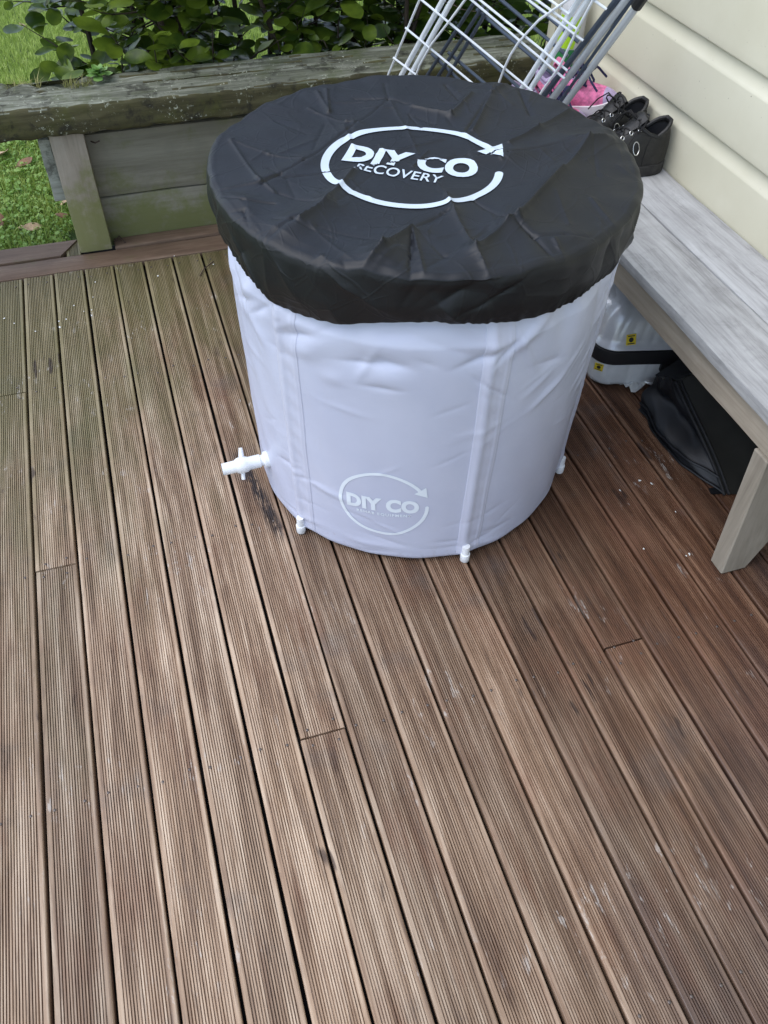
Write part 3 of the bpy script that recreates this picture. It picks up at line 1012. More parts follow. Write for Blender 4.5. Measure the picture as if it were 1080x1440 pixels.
outl = 1 + .006 * np.exp(-(poleN / 9) ** 2) - .006 * (poleN / 30) ** 2 + .003 * np.sin(A * 5 + 1) + .002 * np.sin(A * 11 + 2) + .0016 * np.sin(A * 29 + 3 * np.sin(A * 4)) + .001 * np.sin(A * 53 + 1)
rows = []
nR = 240
for i in range(1, nR + 1):
    r = .4045 * (i / nR)
    x, y = r * outl * np.cos(A), r * outl * np.sin(A)
    z = CZ + cover_h(x, y) - .006 * np.clip((r - .393) / .0115, 0, 1) ** 2 + .0005 * np.exp(-((r - .392) / .003) ** 2) + np.clip((r - .33) / .07, 0, 1) * (.0022 * np.sin(A * 9 + 2) + .0016 * np.sin(A * 17 + 1) + .0010 * np.sin(A * 37 + 4 * np.sin(A * 3)))
    rows.append(np.stack([TC[0] + x, TC[1] + y, z], -1))
# skirt: tucked folds, gathered elastic hem
rs_ = np.random.default_rng(5)
folds = [(rs_.uniform(0, 360), rs_.uniform(1.5, 7), rs_.uniform(-.009, .009), rs_.uniform(-90, 90), rs_.uniform(.1, .9)) for _ in range(90)]
hem = .648 + .010 * np.sin(A * 3 + .6) + .006 * np.sin(A * 7 + 2.1) - .012 * np.exp(-(np.abs(angd(lam, -149)) / 14) ** 2) - .006
nS = 46
edge_r = np.hypot(rows[-1][:, 0] - TC[0], rows[-1][:, 1] - TC[1])
edge_z = rows[-1][:, 2]
for j in range(1, nS + 1):
    t = j / nS
    r = edge_r + .002 * np.sin(min(1, t * 6) * np.pi / 2) - .006 * t - .010 * max(0, (t - .55) / .45) ** 1.5 + .001
    r = r - .001 * max(0, 1 - t * 12)
    for a0, wd, am, sh, tc in folds:
        d = angd(lam + sh * .25 * (t - .5), a0)
        r = r + am * np.exp(-np.abs(d) / wd * 1.6) * np.exp(-((t - tc) / .42) ** 2) * min(1, .25 + t * 3)
    g_ = max(0, (t - .72) / .28)
    r = r + g_ * (.5 + .5 * np.sin(A * 4.0 + 1)) * (.0014 * np.sin(A * 95 + 6 * np.sin(A * 7)) + .0013 * np.sin(A * 141 + 5 * np.sin(A * 11)))
    z = edge_z + (hem - edge_z) * t + .0011 * g_ * np.sin(A * 70 + 5 * np.sin(A * 5)) * np.sin(A * 6)
    if j == nS:
        r = r - .004
    rows.append(np.stack([TC[0] + r * np.cos(A), TC[1] + r * np.sin(A), z], -1))
V = np.concatenate([[[TC[0], TC[1], CZ + float(cover_h(np.zeros(1), np.zeros(1))[0])]]] + rows)
F = [(0, 1 + j, 1 + (j + 1) % nA) for j in range(nA)]
for i in range(len(rows) - 1):
    b0, b1 = 1 + i * nA, 1 + (i + 1) * nA
    F += [(b0 + j, b1 + j, b1 + (j + 1) % nA, b0 + (j + 1) % nA) for j in range(nA)]
o = obj('cover_cloth', mesh_of('cover_cloth', V, F, True, 70), cover, M['nylon']); o.matrix_parent_inverse = ci

LC = np.array([-.030, -.018]); LROT = rad(-32)
def wrap_cover(V, F):
    x = LC[0] + V[:, 0] * math.cos(LROT) - V[:, 1] * math.sin(LROT)
    y = LC[1] + V[:, 0] * math.sin(LROT) + V[:, 1] * math.cos(LROT)
    # a pleat swallows a narrow strip of the print
    fx = np.array([-.25, -.073, .02, .104, .25]); fy = np.array([-.012, .004, -.004, -.020, -.012])
    yf = np.interp(x, fx, fy)
    wd = np.interp(x, [-.22, -.1, .05, .16, .22], [.003, .009, .013, .003, .002])
    d = y - yf
    keep = np.abs(d) > wd / 2
    Fk = [f for f in F if all(keep[i] for i in f) and len({bool(d[i] > 0) for i in f}) == 1]
    y = y - np.sign(d) * wd / 2 * .92
    z = CZ + cover_h(x, y) + .0016
    return np.stack([TC[0] + x, TC[1] + y, z], -1), Fk
parts = {
    'logo_ring': [ring_arrow(.163, .0150, 6, -322)],
    'logo_lettering': [text2d('DIY CO', .256, -.134, -.016, .055, 1.06, .068)],
    'logo_small_lettering': [text2d('RECOVERY', .165, -.098, -.056, .012, 1.05, .034)],
}
for nm, pr in parts.items():
    V, F = flat_mesh(pr, .0026)
    V3, Fk = wrap_cover(V, F)
    q = obj(nm, mesh_of(nm, V3, Fk, True), cover, M['print_white']); q.matrix_parent_inverse = ci
tag(cover, 'crumpled black fabric cover with white ring logo on the ice bath', 'tub cover')

# ------------------------------------------------------------------ folded drying racks
U = np.array([.064, -.614, .839]); U /= np.linalg.norm(U)
Wd = np.array([.60, -.69, -.41]); Wd -= U * np.dot(U, Wd); Wd /= np.linalg.norm(Wd)
RN = np.cross(U, Wd)
RP = at_z(700, 112, .600)
def rk(u, v, off=0.0):
    return Vector(on_plane(u, v, RP + RN * off, RN))
def seg(p, q, off, ext0=0.0, ext1=0.0):
    a, b = rk(*p, off), rk(*q, off)
    d = (b - a).normalized()
    return [a - d * ext0, b + d * ext1]
def rack_part(parent, name, pts, r, mat, n=8):
    o = MB().tube(pts, r, n).build(name, mat, parent)
    o.matrix_parent_inverse = parent.matrix_world.inverted() if False else Matrix.Translation(-parent.location)
    return o
wr = empty('white_drying_rack', tuple(rk(700, 130)))
UP, DN = .26, .10
for a, b in (((623, 0), (561, 112)), ((636, 0), (573.5, 112)), ((814, 0), (737, 120)), ((827, 0), (748, 122))):
    rack_part(wr, 'frame_tube', seg(a, b, 0, UP, DN), .0072, M['wire_white'], 10)
for a, b in (((590, 0), (543, 112)),):
    rack_part(wr, 'edge_wire', seg(a, b, -.004, UP, DN), .0032, M['wire_white'])
for pts in ([(668, -22), (654, 0), (631, 31), (607, 62), (591, 90), (580, 118)], [(840, -14), (834, 0), (811, 43), (788, 92), (763, 127), (757, 137)], [(815, -12), (798, 0), (775, 16), (758, 28), (743, 44), (729, 60), (718, 77), (710, 94), (702, 115), (698, 130)]):
    rack_part(wr, 'bent_wire', [rk(u, v, -.012) for u, v in pts], .0031, M['wire_white'])
for a, b, e0, e1 in (((553, 81), (593, 111), 0, .06), ((570, 39), (657, 111), 0, .10), ((593, 0), (736, 118), .05, .03), ((663, 0), (785, 103), .12, .02), ((675, 0), (789, 92), .12, .02), ((743, 0), (820, 57), .2, 0), ((755, 0), (814, 43), .2, 0), ((771, -2), (800, 20), .2, 0), ((835, 0), (853, 13), .3, 0)):
    rack_part(wr, 'cross_wire', seg(a, b, -.009, e0, e1), .0030, M['wire_white'])
tag(wr, 'white coated wire drying rack folded and propped behind the tub', 'drying rack')
gr = empty('grey_clothes_airer', tuple(rk(760, 130, .06)))
OFF = .055
for a, b in (((669, 0), (597, 112)), ((677, 12), (613, 112)), ((683, 18), (627, 112))):
    rack_part(gr, 'frame_tube', seg(a, b, OFF, UP if a[1] == 0 else .01, DN), .0052, M['dark_steel'], 10)
for a, b, rr_, m_ in (((867, 0), (769, 129), .0075, 'dark_steel'), ((880, 0), (780, 134), .0090, 'steel'), ((889, 0), (791, 138), .0042, 'dark_steel'), ((902, 0), (798, 141), .0086, 'steel')):
    rack_part(gr, 'side_tube', seg(a, b, .02, .12, DN), rr_, M[m_], 12)
for a, b, e0, e1 in (((642, 42), (724, 118), .02, .04), ((678, 20), (770, 98), .02, .02), ((614, 82), (645, 112), .02, .06), ((638, 80), (680, 116), .02, .06), ((700, -4), (790, 72), .1, .02), ((745, 2), (805, 52), .2, .02)):
    rack_part(gr, 'cross_bar', seg(a, b, OFF + .012, e0, e1), .0048, M['dark_steel'])
pa, pb = rk(895, 8, .02), rk(905, -6, .02)
d = (pb - pa).normalized()
rack_part(gr, 'joint_cap', [pa - d * .004, pa, pb, pb + d * .05], [.010, .0135, .0135, .0135], M['black_plastic'], 10)
tag(gr, 'folded grey steel clothes airer leaning against the cream wall', 'clothes airer')

# ------------------------------------------------------------------ shoes
def shoe(name, loc, rz, L, W, mats, label, cat, group, laces='bow', oval=False, tilt=0.0, mir=1, toe=None, zs=1.0):
    e = empty(name, loc)
    e.scale = (1, 1, zs)
    e.rotation_euler = (0, tilt, rz)
    tt = np.array([0, .012, .03, .05, .075, .10, .17, .25, .33, .40, .46, .53, .60, .68, .76, .84, .90, .95, .985, 1.0])
    hw = np.interp(tt, [0, .015, .05, .10, .17, .25, .40, .55, .68, .80, .90, .96, .985, 1], [.10, .34, .55, .70, .78, .77, .76, .90, 1, .95, .72, .46, .26, .06]) * W / 2
    tp_ = np.interp(tt, [0, .03, .09, .15, .21, .27, .34, .45, .56, .70, .84, .93, 1], [.098, .103, .093, .080, .077, .089, .100, .090, .074, .058, .050, .040, .022])
    gp = np.interp(tt, [0, .02, .045, .08, .12, .18, .24, .30, .36, .42, 1], [.0, .10, .30, .48, .58, .60, .54, .38, .18, 0, 0]) * W / 2
    ins = np.interp(tt, [0, .03, .4, .6, 1], [.05, .028, .026, .022, .015])
    gp = np.minimum(gp, hw * .76)
    zb = .014 + .006 * np.clip((tt - .8) / .2, 0, 1)
    na = 9
    G = []
    for i, t in enumerate(tt):
        row = []
        for k in range(na):
            a = math.pi / 2 * k / (na - 1)
            bul = 1 + .05 * math.sin(a * 2)
            row.append((L * t + (.010 * math.sin(a) ** 2 - .006 * math.sin(2 * a)) * max(0, 1 - t / .12), gp[i] + (hw[i] * bul - gp[i]) * math.cos(a) ** .75, zb[i] + (tp_[i] - zb[i]) * math.sin(a) ** .95))
        inner = [(L * t * .985 + .002, gp[i] * .97, tp_[i] - .003), (L * (t * .96 + .012), gp[i] * .9 + .0, (tp_[i] + ins[i]) / 2), (L * (t * .96 + .012), gp[i] * .55, ins[i])]
        half = row + inner
        full = half + [(L * (t * .96 + .012), 0, ins[i])] + [(x, -y, z) for x, y, z in half[::-1]]
        G.append([(x, y * mir, z) for x, y, z in full])
    mb = MB(); mb.grid(G)
    up = mb.build('upper', mats['upper'], e, True, 60)
    sb = up.modifiers.new('s', 'SUBSURF'); sb.levels = 1; sb.render_levels = 1
    up.data.materials.append(mats['lining'])
    nfull = len(G[0])
    mi = []
    for i in range(len(tt) - 1):
        for j in range(nfull - 1):
            mi.append(1 if na <= j <= nfull - na - 2 and tt[i] < .5 else 0)
    up.data.polygons.foreach_set('material_index', mi)
    if toe:
        up.data.materials.append(toe)
        mi = [2 if tt[i // (nfull - 1)] > .8 and (m == 0) else m for i, m in enumerate(mi)]
        mi = [2 if tt[i // (nfull - 1)] < .12 and (m == 0) else m for i, m in enumerate(mi)]
        up.data.polygons.foreach_set('material_index', mi)
    # sole
    ts = np.concatenate([[-.012], tt, [1.014]])
    hs_ = np.concatenate([[.1 * W / 2], hw * 1.05 + .0025, [.1 * W / 2]])
    hs_[0] = hs_[1] * .35; hs_[-1] = .008
    G2 = []
    for t, hh in zip(ts, hs_):
        rise = .010 * max(0, (t - .75) / .25) ** 2
        lift = .004 if .32 < t < .5 else 0
        pr = [(hh * .2, rise + lift), (hh * .93, rise + lift), (hh, rise + .004 + lift), (hh * 1.01, rise + .013), (hh * .99, rise + .0225), (hh * .9, rise + .024)]
        G2.append([(L * t, y, z) for y, z in pr] + [(L * t, -y, z) for y, z in pr[::-1]])
    mb = MB(); mb.grid(G2)
    for r0 in (0, len(G2) - 1):
        mb.F.append(tuple(range(r0 * 12, r0 * 12 + 12)) if r0 else tuple(range(11, -1, -1)))
    for i in range(len(G2) - 1):
        mb.F.append((i * 12 + 11, i * 12, (i + 1) * 12, (i + 1) * 12 + 11))
    mb.build('sole', mats['sole'], e, True, 50)
    # tread lugs at the heel and forefoot edge
    # tongue
    T = []
    for t, z, hwd in ((.46, .091, .018), (.40, .101, .021), (.34, .111, .024), (.295, .122, .026), (.28, .123, .025)):
        T.append([(L * t, y * hwd, z - .006 * y * y) for y in (-1, -.5, 0, .5, 1)])
    T2 = [[(x - .006, y, z - .007) for x, y, z in row] for row in T[::-1]]
    MB().grid(T + T2).build('tongue', mats['tongue'], e, True, 60)
    # eyelets and laces
    ey = []
    for k, t in enumerate(np.linspace(.33, .56, 4)):
        hwi, tpi = np.interp(t, tt, hw), np.interp(t, tt, tp_)
        for sgn in (-1, 1):
            a = math.pi / 2 * .74
            y = hwi * math.cos(a) ** .75 * 1.02; z = .014 + (tpi - .014) * math.sin(a) ** .95 + .0022
            p = Vector((L * t, sgn * y, z)); ey.append((k, sgn, p))
            nrm = Vector((.12, sgn * .75, .8)).normalized()
            q = nrm.to_track_quat('Z', 'Y').to_matrix()
            ring = [p + q @ Vector((.0042 * math.cos(b), .0042 * math.sin(b), .0)) for b in np.linspace(0, 2 * math.pi, 13)]
            MB().tube(ring, .0013, 6, False).build('eyelet', mats['eyelet'], e)
    D = {(k, s_): p for k, s_, p in ey}
    rl = mats.get('lace_r', .0017)
    lb = MB()
    for k in range(4):
        for s_ in (-1, 1):
            a, b = D[(k, s_)], D[(max(0, k - 1), -s_)]
            mid = (a + b) / 2 + Vector((0, 0, .010))
            lb.tube([a, a * .6 + mid * .4 + Vector((0, 0, .003)), mid, b * .6 + mid * .4 + Vector((0, 0, .003)), b], rl, 6)
    kb = 3 if laces == 'messy' else 0
    c = (D[(kb, 1)] + D[(kb, -1)]) / 2 + Vector((.012 if kb else 0, 0, .014))
    rr = random.Random(hash(name + label) % 1000 if False else len(label) * 7)
    for s_ in (-1, 1, -1, 1) + ((-1, 1, 1, -1) if laces == 'messy' else ()):
        lp = []
        ln = rr.uniform(.028, .045); lift = rr.uniform(.006, .022); ax = rr.uniform(-.02, .025)
        for q in np.linspace(0, math.pi * rr.uniform(1.2, 2), 12):
            lp.append(c + Vector((ax * math.sin(q) + rr.uniform(-.002, .002), s_ * ln * (1 - math.cos(q)) / 2, lift * math.sin(q) * 1.1 - .010 * (1 - math.cos(q)) / 2)))
        lb.tube(lp, rl * 1.05, 6)
    for s_ in (-1, 1):
        lb.tube([c, c + Vector((.01, s_ * .03, .012)), c + Vector((.025, s_ * .05, -.005)), c + Vector((.045, s_ * .058, -.028))], rl, 6)
    lb.build('laces', mats['lace'], e)
    # collar padding ring
    col = []
    for i in range(2, 10):
        col.append((L * tt[i], gp[i] * 1.02, tp_[i] + .0005))
    colr = [(x, -y, z) for x, y, z in col]
    MB().tube(colr[::-1] + col, .0055, 8).build('collar', mats['collar'], e)
    # side seams
    for sgn in (-1, 1):
        pts = []
        for t, fr in ((.22, .98), (.25, .7), (.27, .45), (.28, .22), (.28, .05)):
            hwi, tpi, gpi = np.interp(t, tt, hw), np.interp(t, tt, tp_), np.interp(t, tt, gp)
            a = math.pi / 2 * fr * .95
            pts.append(Vector((L * t, sgn * (gpi + (hwi * (1 + .05 * math.sin(2 * a)) - gpi) * math.cos(a) ** .75 + .0006), .014 + (tpi - .014) * math.sin(a) ** .95)))
        MB().tube(pts, .0013, 6).build('seam', mats['lace'], e)
    if oval:
        t = .37
        hwi, tpi = np.interp(t, tt, hw), np.interp(t, tt, tp_)
        p = Vector((L * t, mir * hwi * 1.02, .064))
        q = Vector((0, mir * .86, .5)).to_track_quat('Z', 'Y').to_matrix()
        ring = []
        for b in np.linspace(0, 2 * math.pi, 25):
            ring.append(p + q @ Vector((.0085 * math.cos(b), .0135 * math.sin(b), .0005)))
        MB().tube(ring, .0012, 6, False).build('oval_emblem', mats['eyelet'], e)
    tag(e, label, cat, group)
    return e
bs = dict(upper=M['black_leather'], lining=M['shoe_lining'], sole=M['shoe_rubber'], tongue=M['black_leather'], eyelet=M['eyelet'], lace=M['lace'], collar=M['black_leather'])
ps = dict(upper=M['pink'], lining=M['lilac'], sole=M['shoe_white'], tongue=M['pink'], eyelet=M['lilac'], lace=M['navy'], collar=M['lilac'], lace_r=.0030)
shoe('black_shoe', (1.388, 1.862, BT + .001), rad(177), .305, .112, bs, 'black leather lace-up shoe nearest on the grey bench, silver oval on its side', 'shoe', 'pair of black shoes', oval=True, zs=1.22)
shoe('black_shoe', (1.388, 1.99, BT + .001), rad(184), .305, .112, bs, 'black leather lace-up shoe between the other black shoe and pink trainer', 'shoe', 'pair of black shoes', oval=True, zs=1.22)
shoe('pink_trainer', (1.205, 2.265, BT + .002), rad(-41), .245, .094, ps, 'pink trainer with navy laces, lilac toe against the cream wall', 'trainer', 'pair of pink trainers', laces='messy', toe=M['lilac'], tilt=-.22, zs=1.2)
shoe('pink_trainer', (1.085, 2.215, BT + .001), rad(-28), .24, .09, ps, 'pink trainer lying lower, half hidden behind tub cover and black shoes', 'trainer', 'pair of pink trainers', laces='messy', toe=M['lilac'], zs=1.1)

# pale package with green label behind the racks
pk = empty('spray_bottle', (1.342, 2.385, BT + .001))
MB().lathe([(.034, 0), (.038, .006), (.038, .225), (.035, .25), (.020, .275), (.016, .285), (.016, .30)], 28).build('bottle_body', M['greywhite'], pk)
def wrap_label(z0, z1, a0, a1, b0, b1, mat, name):
    MB().grid([[(.0386 * math.cos(a), .0386 * math.sin(a), z) for a in np.linspace(rad(a0 + (b0 - a0) * t), rad(a1 + (b1 - a1) * t), 10)] for t, z in ((t, z0 + (z1 - z0) * t) for t in np.linspace(0, 1, 5))]).build(name, mat, pk)
wrap_label(.075, .135, 175, 275, 175, 268, M['dkgreen'], 'dark_green_label')
wrap_label(.137, .222, 175, 262, 175, 290, M['lime'], 'lime_label')
MB().lathe([(.018, .297), (.018, .325), (.014, .330)], 20).build('cap', M['dkgreen'], pk)
tag(pk, 'pale grey bottle with lime and dark green labels behind the airer tubes', 'bottle')

# ------------------------------------------------------------------ silver case under the bench
def rrect(hx, hy, r, n=10):
    pts = []
    for cx_, cy_, a0 in ((hx - r, hy - r, 0), (-hx + r, hy - r, 90), (-hx + r, -hy + r, 180), (hx - r, -hy + r, 270)):
        for k in range(n + 1):
            a = rad(a0 + 90 * k / n)
            pts.append((cx_ + r * math.cos(a), cy_ + r * math.sin(a)))
    return pts
def dense(pts, m):
    p = np.array(pts + [pts[0]]); L = np.r_[0, np.cumsum(np.hypot(*np.diff(p, axis=0).T))]
    s = np.linspace(0, L[-1], m, endpoint=False)
    return np.stack([np.interp(s, L, p[:, 0]), np.interp(s, L, p[:, 1])], 1), s
def shell(prof, hx, hy, r, m=200, rib=0.0, ribp=.045, top=True, bottom=True):
    """prof: (inset, z, ribweight)"""
    mb = MB()
    V = []
    for ins, z, rw in prof:
        P2, s = dense(rrect(hx - ins, hy - ins, max(.01, r - ins)), m)
        c = np.stack([P2[:, 0], P2[:, 1], np.full(m, z)], 1)
        f = np.clip(np.cos(s / ribp * 2 * np.pi) * 6 - 4.6, 0, 1)
        nrm = P2 / (np.hypot(P2[:, 0], P2[:, 1])[:, None] + 1e-6)
        c[:, :2] -= nrm * (rib * rw * f)[:, None]
        V.append(c)
    n = len(V)
    mb.add(np.concatenate(V), [(i * m + j, i * m + (j + 1) % m, (i + 1) * m + (j + 1) % m, (i + 1) * m + j) for i in range(n - 1) for j in range(m)])
    if bottom: mb.F.append(tuple(range(m - 1, -1, -1)))
    if top: mb.F.append(tuple(range((n - 1) * m, n * m)))
    return mb
CH = (.155, .215)
crz = rad(-14)
cc = Vector((1.105, 1.512, 0)) + Matrix.Rotation(crz, 3, 'Z') @ Vector((.135, .205, 0))
case = empty('hard_case', (cc.x, cc.y, .003), crz)
shell([(.018, 0, 0), (.006, .004, .3), (.001, .016, 1), (0, .075, 1), (.001, .083, .3)], .145, .205, .055, 220, .004, .052).build('lower_shell', M['shell_white'], case, True, 60)
shell([(.004, .076, 0), (-.005, .079, 0), (-.0065, .098, 0), (-.005, .119, 0), (.004, .122, 0)], .145, .205, .055).build('rubber_band', M['black_plastic'], case, True, 60)
shell([(.0, .122, .0), (-.003, .124, 0), (-.002, .129, 0), (.005, .134, .2), (.010, .150, 1), (.018, .195, 1), (.034, .222, .6), (.06, .236, 0), (.09, .240, 0)], .145, .205, .055, 220, .003, .06).build('upper_shell', M['silver'], case, True, 60)
dm = MB().lathe([(.105, -.02), (.102, 0.03), (.090, .052), (.065, .064), (.03, .069), (.002, .070)], 40, Matrix.Translation((-.045, -.075, .165)))
dm.build('domed_lid_bulge', M['silver'], case, True, 60)
lat = MB().box(.035, .125, -.2145, -.199, .055, .083, .004)
lat.box(.045, .13, -.218, -.213, .062, .074, .002)
lat.build('latch', M['black_plastic'], case)
MB().tube([(.00, -.222, .030), (.02, -.236, .030), (.10, -.238, .032), (.14, -.226, .034)], .0045, 8).build('handle', M['steel'], case)
MB().box(-.006, .012, -.2, -.199, .0, .03).V
def sticker(p, nrm, upv, wd, hg, name):
    nrm = Vector(nrm).normalized(); x = Vector(upv).cross(nrm).normalized(); y = nrm.cross(x)
    p = Vector(p)
    mb = MB()
    c4 = [p + x * (sx * wd / 2) + y * (sy * hg / 2) + nrm * .0008 for sx, sy in ((-1, -1), (1, -1), (1, 1), (-1, 1))]
    c5 = [c - nrm * .0016 for c in c4]
    mb.add(c4 + c5, [(0, 1, 2, 3), (4, 7, 6, 5), (0, 4, 5, 1), (1, 5, 6, 2), (2, 6, 7, 3), (3, 7, 4, 0)])
    s_ = mb.build(name, M['yellow'], case, False)
    mk = MB()
    rot = [p + x * (.24 * wd * math.cos(a)) + y * (.24 * hg * math.sin(a)) + nrm * .0012 for a in np.linspace(0, 2 * math.pi, 14, endpoint=False)]
    mk.add(rot, [tuple(range(14))])
    for q in (-.36, .36):
        b = [p + x * (sx * wd * .36) + y * (q * hg + sy * hg * .05) + nrm * .0012 for sx, sy in ((-1, -1), (1, -1), (1, 1), (-1, 1))]
        mk.add(b, [(0, 1, 2, 3)])
    mk.build('warning_mark', M['black_plastic'], s_, False)
sticker((-.062, -.1965, .152), (0, -.97, .22), (-.12, .22, 1), .026, .030, 'yellow_sticker')
sticker((-.128, -.192, .060), (-.5, -.86, .0), (0, 0, 1), .024, .022, 'yellow_sticker')
tag(case, 'silver hard case with black band and yellow stickers under the bench', 'hard case')

# crumpled wrapper by the case
def crumple(name, c, a, b, n, amp, mat, seed, rz=0.0):
    r = np.random.default_rng(seed)
    Z = np.abs(r.normal(0, amp, (n, n))) + .003
    o = MB(); o.grid([[((i / (n - 1) - .5) * a + r.normal(0, a * .03), (j / (n - 1) - .5) * b + r.normal(0, b * .03), Z[i, j]) for j in range(n)] for i in range(n)])
    ob = o.build(name, mat, None, False)
    ob.modifiers.new('s', 'SOLIDIFY').thickness = .0012
    ob.location = c; ob.rotation_euler = (0, 0, rz)
    return ob
wrp = crumple('crumpled_wrapper', tuple(at_z(893, 541, .0)), .075, .05, 6, .008, M['paper'], 4, .4)
y_ = MB(); y_.grid([[(.004 + .011 * i, -.004 + .010 * j, .016 + .003 * ((i + j) % 2)) for j in range(3)] for i in range(3)]); y_.build('yellow_print', M['yellow'], wrp, False)
tag(wrp, 'crumpled white and yellow wrapper between the silver case and black bag', 'wrapper')

# ------------------------------------------------------------------ black bag under the bench
bag = empty('black_bag', (1.28, 1.2, .002))
bgi = Matrix.Translation((-1.28, -1.2, -.002))
def lerp(a, b, t):
    return np.array(a) * (1 - t) + np.array(b) * t
# gusset side facing the deck, folded inwards; front panel facing the camera
fb, ft = np.array([1.230, 1.055, .003]), np.array([1.212, 1.325, .150])      # near vertical edge, bottom / top
bb, bt = np.array([1.184, 1.400, .003]), np.array([1.215, 1.415, .095])      # far edge
G = []
nu, nv = 24, 18
for i in range(nu):
    s = i / (nu - 1)
    row = []
    for j in range(nv):
        t = j / (nv - 1)
        p = lerp(lerp(fb, bb, s), lerp(ft, bt, s), t)
        p[0] -= .03 * math.sin(math.pi * min(1, s * 1.1)) * (1 - t) * 1.0
        fold = math.exp(-((t - .52 - .25 * (s - .5)) / .16) ** 2) * math.sin(math.pi * min(1, s * 1.05)) ** .7
        bulge = math.exp(-((t - .20) / .13) ** 2) * (1 - .2 * s)
        p[0] += .034 * fold - .016 * bulge * math.sin(math.pi * s) + .0022 * math.sin(s * 15 + t * 9) + .0012 * math.sin(s * 31 - t * 17)
        p[2] += .006 * math.sin(s * 11 + t * 4) * t
        p[1] += .010 * math.sin(t * 7 + s * 5) * s
        row.append(p)
    G.append(row)
mb = MB(); mb.grid(G)
gs = mb.build('gusset', M['bag'], bag, True, 80); gs.matrix_parent_inverse = bgi
sb = gs.modifiers.new('s', 'SUBSURF'); sb.levels = 1; sb.render_levels = 1
G2 = []
for i in range(14):
    s = i / 13
    row = []
    for j in range(12):
        t = j / 11
        p = lerp(lerp(fb, (1.385, 1.025, .003), s), lerp(ft, (1.385, 1.30, .235), s), t)
        p[1] += .012 * math.sin(math.pi * s) * math.sin(math.pi * t) - .004 * math.sin(s * 9 + t * 6)
        row.append(p)
    G2.append(row)
mb = MB(); mb.grid(G2)
q = mb.build('front_panel', M['bag_panel'], bag, True, 80); q.matrix_parent_inverse = bgi
mb = MB(); mb.grid([[lerp(lerp(ft, (1.385, 1.30, .235), s), lerp(bt, (1.385, 1.42, .20), s), t) - np.array([0, 0, .03 * math.sin(math.pi * t) * math.sin(math.pi * s)]) for t in np.linspace(0, 1, 8)] for s in np.linspace(0, 1, 8)])
q = mb.build('top_panel', M['bag'], bag, True, 80); q.matrix_parent_inverse = bgi
for off in (0, .010):
    pts = [lerp(fb, ft, t) + np.array([.004 * math.sin(t * 5) - .003 + off * 1.2, -.004 - off * .2, 0]) for t in np.linspace(0, 1, 12)]
    q = MB().tube(pts, .0042, 8).build('edge_piping', M['bag'], bag); q.matrix_parent_inverse = bgi
for tz_ in (.012, .032):
    pts = [np.array(G[i][max(0, int(tz_ / .26 * nv))]) + np.array([-.004, 0, tz_ * .3]) for i in range(nu)]
    q = MB().tube(pts, .0032, 6).build('bottom_seam', M['bag'], bag); q.matrix_parent_inverse = bgi
tb = at_z(1004, 691, .003)
q = poly_board([(tb[0] - .012, tb[1] - .006), (tb[0] + .02, tb[1] - .014), (tb[0] + .03, tb[1] + .004), (tb[0] - .008, tb[1] + .012)], .002, .005, M['bag'], 'pull_tab', bag); q.matrix_parent_inverse = bgi
tag(bag, 'slumped black bag with folded side lying under the grey bench', 'bag')

# ------------------------------------------------------------------ hedge
def leaf_shape(L=.08, W=.05, curl=.012, fold=.15):
    ts = [0, .12, .32, .55, .78, .93, 1.0]
    ww = [.06, .38, .78, 1.0, .88, .48, .08]
    V, F = [], []
    for t, q in zip(ts, ww):
        z = -curl * (t ** 2) + .004 * math.sin(t * 6)
        for s_ in (-1, 0, 1):
            V.append((t * L, s_ * q * W / 2, z + abs(s_) * q * W / 2 * fold))
    for i in range(len(ts) - 1):
        for k in range(2):
            a = i * 3 + k
            F.append((a, a + 3, a + 4, a + 1))
    return V, F
LV = [leaf_shape(.088, .055, .012, .18), leaf_shape(.074, .049, .020, .10), leaf_shape(.098, .058, .005, .25)]
LM = []
for i, (V, F) in enumerate(LV):
    m = mesh_of('leaf', V, F, True); m.materials.append(M['hedge']); LM.append(m)
hedge = empty('hedge', (.7, 3.2, -.045))
hgi = Matrix.Translation((-.7, -3.2, .045))
rh = random.Random(21)
stems = MB()
leaves = []   # (matrix, variant)
def grow(base, dirv, length, r0, leafy, steps=9, spread=.10):
    p = Vector(base); d = Vector(dirv).normalized()
    pts = [p.copy()]; rs = [r0]
    for i in range(steps):
        d = (d + Vector((rh.gauss(0, spread), rh.gauss(0, spread), rh.gauss(0, spread * .5)))).normalized()
        p = p + d * (length / steps)
        pts.append(p.copy()); rs.append(r0 * (1 - .75 * (i + 1) / steps))
    stems.tube(pts, rs, 6, False)
    if leafy:
        az = rh.uniform(0, 6.28)
        for i in range(1, len(pts)):
            for q in range(leafy):
                az += 2.4
                t = rh.random()
                c = pts[i - 1].lerp(pts[i], t)
                od = Vector((math.cos(az), math.sin(az), rh.uniform(-.15, .75))).normalized()
                x = od
                upv = Vector((rh.gauss(0, .35), rh.gauss(-.25, .35), 1)).normalized()
                y = upv.cross(x).normalized(); z = x.cross(y)
                s_ = rh.choice((.45, .6, .75, .9, 1.0, 1.15))
                m = Matrix((x * s_, y * s_, z * s_)).transposed().to_4x4()
                m.translation = c + od * .008
                leaves.append((m, rh.randrange(3)))
    return pts
nst = 42
